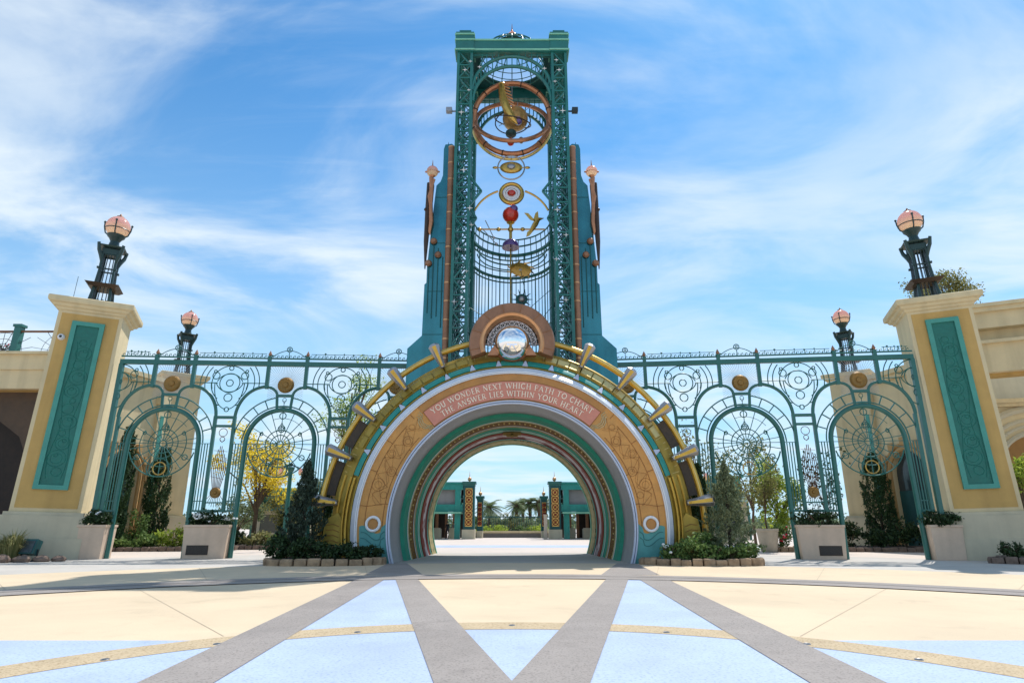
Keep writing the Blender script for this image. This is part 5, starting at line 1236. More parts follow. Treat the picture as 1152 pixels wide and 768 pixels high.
# ================================================================== PLANTING BEDS beside the arch
def bed(label, poly, seed, m='edging_stone'):
    # poly: front edge points from outside to inside, then the back
    cxp = sum(p[0] for p in poly) / len(poly); cyp = sum(p[1] for p in poly) / len(poly)
    t = thing('planting_bed', label, 'flower bed', (cxp, cyp, 0), world=True)
    part('soil', MB().prism(poly, 0.0, 0.20, 'XY'), 'soil', t, flat=True)
    r = random.Random(seed); ed = MB(); n = len(poly)
    for i in range(n):
        p, q = Vector((*poly[i], 0)), Vector((*poly[(i + 1) % n], 0)); L = (q - p).length; k = max(1, round(L / 0.46)); a = math.atan2(q.y - p.y, q.x - p.x)
        for j in range(k):
            c = p.lerp(q, (j + .5) / k); h = 0.25 + r.uniform(-.03, .035)
            o_ = len(ed.v); lx = L / k * r.uniform(0.46, .495); ly = 0.14 + r.uniform(-.015, .02); vs = []; N_ = 12
            for zz_, kk_ in ((-.01, 0.94), (h * .35, 1.0), (h * .75, 0.97), (h * .95, 0.86), (h, 0.66)):
                for q_ in range(N_):
                    t_ = 2 * PI * q_ / N_; ct, st_ = math.cos(t_), math.sin(t_); e_ = 0.35
                    vs.append((lx * kk_ ** .5 * math.copysign(abs(ct) ** e_, ct) + r.uniform(-.008, .008), ly * kk_ * math.copysign(abs(st_) ** e_, st_) + r.uniform(-.012, .012), zz_ + r.uniform(-.008, .008)))
            fs = [(u_ * N_ + v_, u_ * N_ + (v_ + 1) % N_, (u_ + 1) * N_ + (v_ + 1) % N_, (u_ + 1) * N_ + v_) for u_ in range(4) for v_ in range(N_)] + [tuple(4 * N_ + v_ for v_ in range(N_))]
            ed.add(vs, fs); ed.xf(Matrix.Translation((c.x + r.uniform(-.015, .015), c.y + r.uniform(-.015, .015), 0)) @ Matrix.Rotation(a + r.uniform(-.03, .03), 4, 'Z'), o_)
    part('stone_edging', ed, m, t, ang=50); return t
bed('low bed with dark stone edging at the left foot of the arch', [(-9.9, 26.2), (-9.6, 25.55), (-9.0, 25.3), (-7.4, 25.2), (-5.9, 25.6), (-5.25, 26.15), (-5.25, 26.6), (-8.3, 28.0), (-9.6, 28.0)], 1)
bed('low bed with sunlit tan stone edging at the right foot of the arch', [(9.95, 26.2), (9.8, 25.55), (9.3, 25.3), (7.4, 25.2), (6.2, 25.45), (5.35, 26.1), (5.3, 26.6), (8.3, 28.0), (9.7, 28.0)], 2)
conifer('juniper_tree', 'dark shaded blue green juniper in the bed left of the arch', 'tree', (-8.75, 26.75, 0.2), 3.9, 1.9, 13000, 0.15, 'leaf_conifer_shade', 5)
conifer('juniper_tree', 'full pale green conical juniper in the bed right of the arch', 'tree', (9.05, 26.75, 0.2), 3.85, 2.2, 17000, 0.13, 'leaf_conifer', 6)
r0 = random.Random(11)
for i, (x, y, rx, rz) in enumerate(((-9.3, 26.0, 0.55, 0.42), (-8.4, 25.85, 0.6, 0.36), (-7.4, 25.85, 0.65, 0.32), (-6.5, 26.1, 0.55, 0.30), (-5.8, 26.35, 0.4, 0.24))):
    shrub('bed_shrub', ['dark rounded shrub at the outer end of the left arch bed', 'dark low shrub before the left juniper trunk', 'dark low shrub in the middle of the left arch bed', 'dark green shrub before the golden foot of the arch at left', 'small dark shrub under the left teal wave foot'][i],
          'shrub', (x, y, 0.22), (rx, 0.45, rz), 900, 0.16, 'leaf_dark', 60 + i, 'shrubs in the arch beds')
for i, (x, y, rx, rz) in enumerate(((9.45, 26.0, 0.45, 0.27), (8.75, 25.8, 0.5, 0.25), (8.0, 25.75, 0.5, 0.27), (7.2, 25.95, 0.55, 0.38), (6.4, 26.1, 0.5, 0.27), (7.9, 26.6, 0.5, 0.5))):
    shrub('bed_shrub', ['leafy green shrub at the outer end of the right arch bed', 'leafy green shrub in front of the right juniper', 'leafy green shrub just left of the right juniper', 'tallest bushy green shrub in the right arch bed before the gold plinth', 'low green shrub next to the right teal wave foot', 'green shrub with pale twigs behind the front row in the right bed'][i],
          'shrub', (x, y, 0.22), (rx, 0.42, rz), 900, 0.15, 'leaf_shrub', 80 + i, 'shrubs in the arch beds', 16, 'white_flower' if i in (0, 4) else None, 14)
conifer('cypress_tree', 'dark narrow cypress between the golden arch plinth and the right juniper', 'tree', (8.75, 29.6, 0), 4.3, 1.0, 4500, 0.2, 'leaf_cypress', 9)
conifer('cypress_tree', 'dark narrow cypress behind the left juniper by the arch', 'tree', (-8.7, 29.4, 0), 3.2, 1.0, 3500, 0.2, 'leaf_cypress', 10)

# rocks, floodlight and grasses at the outer corners
def rocks(specs, grp):
    for i, (x, y, s, lab) in enumerate(specs):
        r = random.Random(i + 31); mb = MB().ball((0, 0, s * .32), s, 14, (1.25, 0.9, 0.62))
        mb.v = [(p[0] * (1 + r.uniform(-.16, .16)), p[1] * (1 + r.uniform(-.16, .16)), max(0, p[2] * (1 + r.uniform(-.12, .12)))) for p in mb.v]
        o = solo('rock', mb, 'rock', lab, 'rock', (0, 0, 0), grp, ang=25); o.location = (x, y, 0)
rocks([(-21.6, 27.4, 0.34, 'brown rock at the far left corner below the grasses'), (-20.95, 27.75, 0.30, 'brown rock second from the left edge by the green floodlight'), (-20.35, 28.1, 0.27, 'brown rock between the floodlight and the left pier'), (-19.85, 28.45, 0.24, 'small brown rock nearest the left pier corner')], 'rocks edging the left corner bed')
fl = thing('floodlight', 'dark green ground floodlight beside the left pier base', 'light', (-21.1, 28.35, 0), 0)
part('housing', MB().box((0, 0, 0.58), (0.62, 0.36, 0.62), m=Matrix.Rotation(R(-18), 3, 'X')), 'door_teal', fl, flat=True); part('bracket', MB().bar((-0.34, 0, 0.0), (-0.34, 0, 0.5), 0.05).bar((0.34, 0, 0), (0.34, 0, 0.5), 0.05).bar((-0.4, 0, .02), (0.4, 0, .02), 0.08), 'black_metal', fl)
part('lens', MB().box((0, -0.185, 0.62), (0.5, 0.03, 0.5), m=Matrix.Rotation(R(-18), 3, 'X')), 'glass_dark', fl, flat=True)
for i, (x, y, h, lab) in enumerate(((-21.7, 28.1, 1.35, 'tall straw coloured grass clump at the far left edge'), (-22.6, 28.6, 1.1, 'low green and straw grass clump behind the left rocks'))):
    solo('grass_clump', blades(420, 0.75, h, random.Random(i), 0.016), 'leaf_grass', lab, 'grass', (0, 0, 0), None, recalc=False, flat=True).location = (x, y, 0)
bed('dark stone edged bed at the far right corner', [(19.9, 27.0), (21.0, 26.2), (24, 25.6), (25, 28.0), (21.3, 28.2)], 4, 'rock')
shrub('bed_shrub', 'small dark shrub in the stone edged bed at the far right corner', 'shrub', (20.75, 26.9, 0.2), (0.45, 0.4, 0.3), 700, 0.14, 'leaf_dark', 99)

# flush lights in the tan ring
for i, (x, y, lab) in enumerate(((-4.95, 8.25, 'small round ground light at the left end of the tan ring'), (-4.05, 9.25, 'small round ground light in the tan ring left of the outer grey ray'), (-2.35, 10.2, 'small round ground light in the tan ring inside the left blue point'), (0.0, 10.86, 'small round ground light at the middle of the tan ring'), (2.35, 10.2, 'small round ground light in the tan ring inside the right blue point'), (4.05, 9.25, 'small round ground light in the tan ring right of the outer grey ray'), (4.95, 8.25, 'small round ground light at the right end of the tan ring'))):
    t = thing('ground_light', lab, 'light', (x, y, 0.008), 0, 'ground lights let into the tan ring')
    part('rim', MB().ring((0, 0, 0.003), 0.045, 0.007, 18, 5, 'Z'), 'silver', t); part('lens', MB().lathe([(0.001, 0.006), (0.034, 0.005), (0.045, 0.002)], 18), 'glass_dark', t)

# ================================================================== BUILDINGS AT THE SIDES
bl = thing('terrace_building', 'cream terrace building with dark porch and web railing at the far left', 'building', (-32, 36, 0), world=True)
part('fascia', MB().bx(-45, -25.0, 33.0, 33.5, 9.75, 10.6).bx(-45, -25.0, 32.8, 33.4, 10.6, 10.75).bx(-45, -25.05, 33.12, 33.5, 8.7, 9.75), 'stucco_cream', bl, flat=True)
part('porch_soffit', MB().bx(-45, -25.3, 33.5, 35.4, 8.7, 9.2), 'stucco_tan', bl, flat=True)
part('rear_wall', MB().bx(-45, -25.6, 35.1, 35.4, 0, 8.7).bx(-45, -44.5, 33.6, 35.1, 0, 8.7), 'dark_room', bl, flat=True)  # near-black wall, the darkness of the porch put into its colour
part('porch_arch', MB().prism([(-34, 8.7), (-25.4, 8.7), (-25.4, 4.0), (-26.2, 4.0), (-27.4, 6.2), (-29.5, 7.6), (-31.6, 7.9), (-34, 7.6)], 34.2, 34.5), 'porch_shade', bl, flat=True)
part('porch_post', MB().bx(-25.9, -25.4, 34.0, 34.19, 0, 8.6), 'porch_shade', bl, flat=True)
rw = MB()
rw.bar((-45, 33.2, 12.0), (-25.0, 33.2, 12.0), 0.1)
part('hand_rail', rw, 'wood_brown', bl, flat=True)
for k in range(5): part('railing_post', MB().bx(-28.15 - k * 3.4, -27.8 - k * 3.4, 33.05, 33.4, 10.75, 12.25).bx(-28.22 - k * 3.4, -27.73 - k * 3.4, 33.0, 33.45, 12.25, 12.4), 'teal_paint', bl, flat=True)
wb = MB()
for k in range(6):
    x0, x1 = -27.8 - (k - 1) * 3.4 - 3.05, -27.8 - (k - 1) * 3.4
    cx_, cz_ = (x0 + x1) / 2 + 0.6, 10.78
    for q in (0.25, 0.5, 0.8, 1.15): wb.ring((cx_, 33.2, cz_), q, 0.014, 16, 4, a0=0, a1=180)
    for a in range(10, 180, 20):
        r1 = min(1.2 / max(.05, math.sin(R(a))), 1.75); wb.bar((cx_, 33.2, cz_), (cx_ + r1 * math.cos(R(a)), 33.2, cz_ + r1 * math.sin(R(a))), 0.02)
part('web_railing', wb, 'black_metal', bl)
shrub('flower_pot_plant', 'red flowering plant behind the terrace railing at far left', 'plant', (-28.9, 33.75, 10.75), (0.5, 0.35, 0.35), 400, 0.12, 'leaf_dark', 71, None, 8, 'red_flower', 26)
ch = thing('porch_chair', 'dark metal chair with curved back in the porch at the far left', 'chair', (-25.9, 33.6, 0), R(20))
part('seat', MB().box((0, 0, 0.9), (0.7, 0.6, 0.08)), 'black_metal', ch); part('backrest', MB().ring((0, 0.28, 1.5), 0.55, 0.05, 20, 5, sz=1.1).ring((0, .28, 1.5), 0.3, 0.03, 16, 5), 'silver', ch)
for sx in (-1, 1):
    for sy in (-1, 1): part('leg', MB().bar((sx * .3, sy * .26, 0), (sx * .3, sy * .26, 0.9), 0.06), 'black_metal', ch)

br_ = thing('loggia_building', 'cream loggia building with broad cornice beam and arch at the far right', 'building', (30, 34, 0), world=True)
bm_ = MB(); ang_ = -math.atan2(2.0, 1.1)
def beam(x0, y0, x1, y1, z0, z1, out):
    d = Vector((x1 - x0, y1 - y0, 0)); L = d.length; d.normalize(); nn = Vector((d.y, -d.x, 0)) if True else None
    c = Vector(((x0 + x1) / 2, (y0 + y1) / 2, (z0 + z1) / 2)) + nn * (out / 2 - 0.5)
    return (c, (L, 1.0 + out, z1 - z0), math.atan2(d.y, d.x))
x0, y0, x1, y1 = 24.6, 34.2, 36.0, 28.8
for z0, z1, o_ in ((9.6, 11.2, 0.25), (11.2, 11.38, 0.5), (11.38, 12.1, -0.3), (12.1, 13.0, 0.35), (13.0, 13.25, 0.6), (13.25, 13.45, 0.75)): bm_.box(*beam(x0, y0, x1, y1, z0, z1, o_))
part('cornice_beam', bm_, 'stucco_cream', br_, flat=True)
part('beam_soffit', MB().box(*beam(x0, y0, x1, y1, 9.45, 9.6, -0.2)), 'stucco_tan', br_, flat=True)
aw = MB(); o_ = len(aw.v)
zc_, rc_ = 4.7, 2.2
outer = []; K = 20
for i in range(K + 1):
    a = PI - PI * i / K; outer.append((rc_ * math.cos(a), zc_ + rc_ * math.sin(a) * .9))
poly = [(-6, 0), (-rc_, 0)] + outer + [(rc_, 0), (6, 0), (6, 8.75), (-6, 8.75)]
aw.prism(poly, -0.4, 0.4); aw.xf(Matrix.Translation((31.5, 37.0, 0)) @ Matrix.Rotation(R(-14), 4, 'Z'))
part('arch_wall', aw, 'stucco_cream', br_, flat=True)
am = MB()
for rr_, tt in ((2.36, 0.16), (2.8, 0.10), (3.2, 0.12), (3.9, 0.22)): am.tube([(-rr_, -0.42, 0)] + [(rr_ * math.cos(PI - PI * i / K), -0.42, zc_ + rr_ * .9 * math.sin(PI - PI * i / K)) for i in range(K + 1)] + [(rr_, -0.42, 0)], tt, 6)
am.xf(Matrix.Translation((31.5, 37.0, 0)) @ Matrix.Rotation(R(-14), 4, 'Z')); part('arch_moulding', am, 'stucco_base', br_)
part('inner_wall', MB().bx(27.5, 40, 41.5, 42.0, 0, 8.7).bx(27.4, 28.2, 38.4, 41.4, 0, 8.7), 'stucco_ochre', br_, flat=True)
part('roof', MB().bx(25.8, 42, 37.5, 42.4, 8.7, 8.98), 'stucco_base', br_, flat=True)  # roof slab added to put the inside of the arch in shade
part('ledge', MB().bx(-6.1, 6.1, -0.75, -0.41, 8.35, 8.55).bx(-6.1, 6.1, -0.9, -0.41, 8.55, 8.8).xf(Matrix.Translation((31.5, 37.0, 0)) @ Matrix.Rotation(R(-14), 4, 'Z')), 'stucco_cream', br_, flat=True)
part('balustrade', MB().bx(29.6, 30.3, 38.5, 39.2, 8.98, 11.4).bx(29.5, 30.4, 38.4, 39.3, 11.4, 11.7).bx(31.6, 36, 40, 41, 8.98, 11.2), 'stucco_base', br_, flat=True)
tree('olive_tree', 'grey green tree rising behind the front right pier', (31.5, 42, 0), 19.2, (1.9, 1.8, 1.7), 5200, 0.2, 'leaf_olive', 21, 0.2, None, 'bark', None, 0.7, 9, 0.36)
tree('courtyard_tree', 'small bright green tree inside the right loggia arch', (27.9, 34.6, 0), 5.0, (1.0, 1.0, 1.4), 1500, 0.22, 'leaf_bright', 22, 0.07)
shrub('bed_shrub', 'bushy green shrub against the right edge beyond the front right pier', 'shrub', (26.6, 31.5, 0), (1.0, 0.8, 1.2), 1200, 0.2, 'leaf_bright', 23)

# facades behind the gate screens
def facade(label, cx0, cy0, rz, door_x, sgn):
    t = thing('arcade_building', label, 'building', (cx0, cy0, 0), rz)
    wall = MB(); W = 4.0
    # wall with one arched doorway
    dw, ds = 1.35, 4.6
    ar_ = [(door_x + dw * math.cos(PI - PI * i / 14), ds + dw * 1.1 * math.sin(PI - PI * i / 14)) for i in range(15)]
    wall.prism([(-W, 0), (door_x - dw, 0)] + ar_ + [(door_x + dw, 0), (W, 0), (W, 10.8), (-W, 10.8)], 0, 0.5)
    part('wall', wall, 'stucco_cream', t, flat=True)
    part('side_wall', MB().bx(-W, -W + .4, 0.5, 1.5, 0, 10.8).bx(W - .4, W, 0.5, 1.5, 0, 10.8).bx(-W + .4, W - .4, 1.15, 1.5, 0, 10.8).bx(-W + .4, W - .4, 0.51, 1.15, 10.4, 10.8), 'stucco_base', t, flat=True)
    part('cornice', MB().bx(-W - .3, W + .3, -0.3, 1.8, 10.8, 11.1).bx(-W - .5, W + .5, -0.5, 2.0, 11.1, 11.4), 'stucco_cream', t, flat=True)
    part('door', MB().bx(door_x - dw, door_x + dw, 0.35, 0.45, 0, 3.6), 'door_teal', t, flat=True)
    part('fanlight', MB().bx(door_x - dw, door_x + dw, 0.38, 0.44, 3.6, 6.2), 'glass_dark', t, flat=True)
    am = MB()
    for q, k in ((dw + .12, .14), (dw + .42, .1)): am.tube([(door_x - q, -.04, 0)] + [(door_x + q * math.cos(PI - PI * i / 14), -.04, ds + q * 1.1 * math.sin(PI - PI * i / 14)) for i in range(15)] + [(door_x + q, -.04, 0)], k, 6)
    for k in range(7): am.box((door_x + 1.95 * math.cos(PI - PI * k / 6), -0.08, ds + 2.1 * math.sin(PI - PI * k / 6)), (0.35, 0.25, 0.5))
    part('door_surround', am, 'stucco_ochre', t)
    for x in (door_x - 2.3, door_x + 2.3):
        p = part('pilaster', MB().bx(x - .42, x + .42, -0.35, -0.003, 0.0, 1.9).bx(x - .33, x + .33, -0.28, -0.003, 1.9, 9.6).bx(x - .45, x + .45, -0.4, -0.003, 9.6, 10.2), 'stucco_cream', t, flat=True)
        part('teal_strip', MB().bx(x - .16, x + .16, -0.305, -0.283, 3.0, 8.8), 'teal_light', p, flat=True)
    return t
facade('cream arcade building with teal door behind the left gate screen', -25.75, 39.6, R(76), 1.2, 1)
facade('cream arcade building with teal door behind the right gate screen', 25.75, 38.9, R(-76), -1.2, -1)
for i, (x, y, h, w, lab) in enumerate(((-23.1, 41.2, 6.4, 1.7, 'tall dark columnar cypress in the middle of the left gate opening'), (-24.0, 38.6, 7.4, 1.3, 'dark columnar cypress at the left edge of the left gate opening'), (23.7, 41.0, 6.0, 1.9, 'dark columnar cypress in the middle of the right gate opening'))):
    conifer('cypress_tree', lab, 'tree', (x, y, 0), h, w, 12000, 0.2, 'leaf_cypress', 30 + i)
def lowbed(label, poly, seed): 
    return bed(label, poly, seed, 'rock')
lowbed('long low bed with stone edging behind the left gate opening', [(-25.5, 37.6), (-19.0, 38.4), (-17.2, 39.4), (-17.4, 41.5), (-25.5, 41.5)], 7)
lowbed('long low bed with stone edging behind the right gate opening', [(25.0, 37.0), (19.0, 37.6), (18.0, 38.6), (18.2, 41.0), (25.0, 41.0)], 8)
for i, (x, y, a, h, mm_, lab) in enumerate(((-23.6, 38.6, 0.8, 0.32, 'leaf_shrub', 'low green shrub at the left end of the bed behind the left gate'), (-22.2, 38.7, 0.8, 0.36, 'leaf_shrub', 'low green shrub in front of the big left cypress'), (-20.6, 39.2, 0.9, 0.62, 'leaf_bright', 'yellow green rounded shrub right of the big left cypress'), (-19.0, 39.6, 0.8, 0.45, 'leaf_shrub', 'green shrub beside the planter box behind the left gate'), (-23.3, 39.9, 0.6, 1.1, 'leaf_shrub', 'taller leafy shrub at the foot of the cream pilaster, left'),
     (20.2, 38.6, 0.8, 0.7, 'leaf_dark', 'dark shrub behind the right gate at left of its cypress'), (21.6, 38.5, 0.9, 0.55, 'leaf_dark', 'dark shrub in front of the right cypress'), (23.6, 38.6, 0.9, 0.8, 'leaf_dark', 'dark shrub right of the right cypress near the pier'))):
    shrub('bed_shrub', lab, 'shrub', (x, y, 0.2), (a, 0.6, h), 1100, 0.2, mm_, 110 + i, 'shrubs in the beds behind the gates')
tree('climbing_rose', 'tall sparse white flowering climber left of the right cypress', (18.8, 38.0, 0), 6.2, (1.2, 0.9, 2.6), 700, 0.22, 'leaf_dark', 51, 0.05, None, 'bark_dark', 3.6, 0.25, 8, 0.35)

# courtyard behind the screens, left side
yt = tree('blossoming_tree', 'bright yellow blossoming tree behind the left middle gate', (-17.3, 43.0, 0), 7.9, (2.6, 2.3, 2.3), 4800, 0.19, 'leaf_yellow', 61, 0.15, None, 'bark', 5.6, 0.33, 12, 0.27)
tree('background_tree', 'tall sparse green tree seen through the roundels left of the arch', (-13.4, 50.5, 0), 12.6, (2.6, 2.2, 2.6), 3600, 0.2, 'leaf_bright', 62, 0.2, None, 'bark', 11.0, 0.5, 9, 0.3)
tree('background_tree', 'dark green bushy tree behind the left juniper', (-13.2, 44.0, 0), 4.6, (1.7, 1.4, 1.5), 3000, 0.24, 'leaf_conifer', 63, 0.12, None, 'bark', 2.9, 0.3)
tree('background_tree', 'yellow green tree beside the lamp post behind the left gate', (-11.2, 42.0, 0), 4.4, (1.2, 1.1, 1.7), 2600, 0.22, 'leaf_bright', 64, 0.1, None, 'bark', 2.6, 0.25)
tree('background_tree', 'reddish leaved bare twigged tree behind the left column', (-22.5, 56.0, 0), 8.5, (2.0, 1.6, 2.6), 2600, 0.26, 'leaf_olive', 65, 0.12, None, 'bark', 5.6, 0.3)
def post_lamp(label, loc, h):
    t = thing('lamp_post', label, 'street lamp', loc, 0, 'teal courtyard lamp posts')
    part('post', MB().lathe([(0.26, 0), (0.26, 0.25), (0.16, 0.35), (0.14, 1.0), (0.12, h - .3), (0.2, h - .2), (0.24, h)], 12), 'teal_paint', t)
    part('arm', MB().tube([(-0.6, 0, h - 0.1), (0, 0, h + 0.15), (0.6, 0, h - 0.1)], 0.05, 6).ball((0, 0, h + .15), 0.12, 8), 'dark_green_metal', t)
    for s in (-1, 1):
        part('lantern', MB().lathe([(0.04, 0.08), (0.11, 0.0), (0.13, -0.2), (0.08, -0.33), (0.02, -0.36)], 10, (s * 0.6, 0, h - .15)), 'lamp_glass', t)
    return t
post_lamp('teal lamp post behind the left middle gate beside the yellow tree', (-13.6, 38.4, 0), 4.9)
post_lamp('teal lamp post behind the right middle gate beside the pale tree', (11.6, 39.5, 0), 4.7)
def kiosk(label, x, y, w, d, h, rz=0.0):
    t = thing('market_kiosk', label, 'kiosk', (x, y, 0), rz)
    part('wall', MB().bx(-w / 2, w / 2, -d / 2, d / 2, 0, h * .62), 'stucco_base', t, flat=True)
    part('awning', MB().prism([(-d / 2 - 1.0, h * .60), (-d / 2, h * .78), (d / 2, h * .78), (d / 2, h * .62), (-d / 2, h * .62)], -w / 2 - .2, w / 2 + .2, 'YZ'), 'teal_paint', t, flat=True)
    part('roof', MB().bx(-w / 2 + .3, w / 2 - .3, -d / 2 + .1, d / 2, h * .785, h).bx(-w / 2, w / 2, -d / 2 - .1, d / 2 + .1, h, h + .2), 'teal_light', t, flat=True)
    part('window', MB().bx(-w / 2 + .5, w / 2 - .5, -d / 2 - .03, -d / 2 - .003, h * .18, h * .52), 'glass_dark', t, flat=True)
    for sx in (-1, 1): part('post', MB().bx(sx * (w / 2 - .1) - .09, sx * (w / 2 - .1) + .09, -d / 2 - .95, -d / 2 - .77, 0, h * .605), 'teal_paint', t, flat=True)
    return t
kiosk('teal awning kiosk with cream wall far behind the yellow tree', -20.5, 58, 4.5, 3, 4.4)
kiosk('pale kiosk with teal roof far behind the left juniper', -13.5, 60, 5, 4, 6.8, R(8))
kiosk('teal roofed kiosk far behind the pale tree right of the arch', 19.2, 66, 9, 4, 6.0, R(-6))
kiosk('cream kiosk with teal roof behind the right golden plinth', 12.4, 62, 5, 3, 6.2)
def stone_urn(label, loc, s=1.0):
    t = thing('stone_urn', label, 'planter', loc, 0, 'stone urns in the courtyard'); 
    part('bowl', MB().lathe([(0.36 * s, 0), (0.40 * s, 0.06 * s), (0.47 * s, 0.6 * s), (0.52 * s, 0.98 * s), (0.56 * s, 1.0 * s), (0.56 * s, 1.12 * s), (0.48 * s, 1.12 * s), (0.46 * s, 0.95 * s)], 22), 'urn_stone', t)
    part('soil', MB().lathe([(0.001, 0.98 * s), (0.47 * s, 0.96 * s)], 18), 'soil', t); return t
stone_urn('round stone urn behind the right juniper', (14.95, 37.6, 0), 1.15)
tree('potted_tree', 'small pale leaved tree growing in the round stone urn', (14.95, 37.6, 1.1), 4.3, (1.1, 1.0, 1.6), 1500, 0.17, 'leaf_olive', 71, 0.05, None, 'bark', 2.6, 0.3)
shrub('flower_plant', 'plant with red flowers beside the round stone urn', 'plant', (15.95, 38.0, 0.3), (0.6, 0.5, 0.55), 900, 0.16, 'leaf_shrub', 72, None, 12, 'red_flower', 16)
bed('low edged bed beside the round stone urn', [(15.5, 37.4), (17.2, 37.2), (17.4, 39.0), (15.7, 39.0)], 9, 'edging_stone')
tree('background_tree', 'bright yellow green tree behind the right middle gate beside its column', (16.4, 39.2, 0), 5.6, (1.25, 1.1, 2.2), 3200, 0.22, 'leaf_bright', 73, 0.09, None, 'bark', 3.3, 0.3)
tree('background_tree', 'pale autumn toned tree behind the right juniper', (13.0, 43.5, 0), 6.6, (2.0, 1.6, 2.3), 1800, 0.24, 'leaf_olive', 74, 0.1, None, 'bark', 4.3, 0.35, 9, 0.4)
tree('background_tree', 'sparse green tree behind the right arch rail', (10.6, 44, 0), 5.4, (1.2, 1.0, 1.8), 1500, 0.24, 'leaf_shrub', 75, 0.09, None, 'bark', 3.4, 0.3)
tree('background_tree', 'reddish twigged tree behind the right column grille', (18.9, 50, 0), 8.8, (1.8, 1.4, 2.6), 1600, 0.26, 'leaf_olive', 76, 0.1, None, 'bark', 5.8, 0.35)
tree('background_tree', 'round bushy tree far behind the right middle gate', (15.2, 56, 0), 5.2, (3.0, 2, 1.6), 2600, 0.3, 'leaf_far', 77, 0.14, None, 'bark', 3.4, 0.3)
tree('background_tree', 'olive green bushy tree between the yellow tree and the teal lamp post', (-16.6, 47.0, 0), 4.0, (1.5, 1.2, 1.5), 3200, 0.2, 'leaf_olive', 66, 0.08, None, 'bark', 2.3, 0.25)
tree('background_tree', 'small grey green tree left of the yellow tree trunk', (-20.6, 48.0, 0), 3.8, (1.5, 1.2, 1.4), 2600, 0.2, 'leaf_far', 67, 0.08, None, 'bark', 2.2, 0.25)
bed('low bed under the yellow blossoming tree', [(-19.2, 40.6), (-13.0, 40.9), (-12.0, 42.5), (-12.0, 46), (-19.2, 46)], 12, 'rock')
for i, (x, y, a, h, mm_, lab) in enumerate(((-16.4, 41.4, 0.9, 0.4, 'leaf_grass', 'straw coloured shrub below the yellow tree trunk'), (-14.9, 41.5, 0.8, 0.35, 'leaf_shrub', 'low green shrub between yellow tree and lamp post'), (-17.7, 41.6, 0.8, 0.5, 'leaf_dark', 'dark shrub below the yellow tree at left'))):
    shrub('bed_shrub', lab, 'shrub', (x, y, 0.2), (a, 0.6, h), 900, 0.2, mm_, 140 + i)

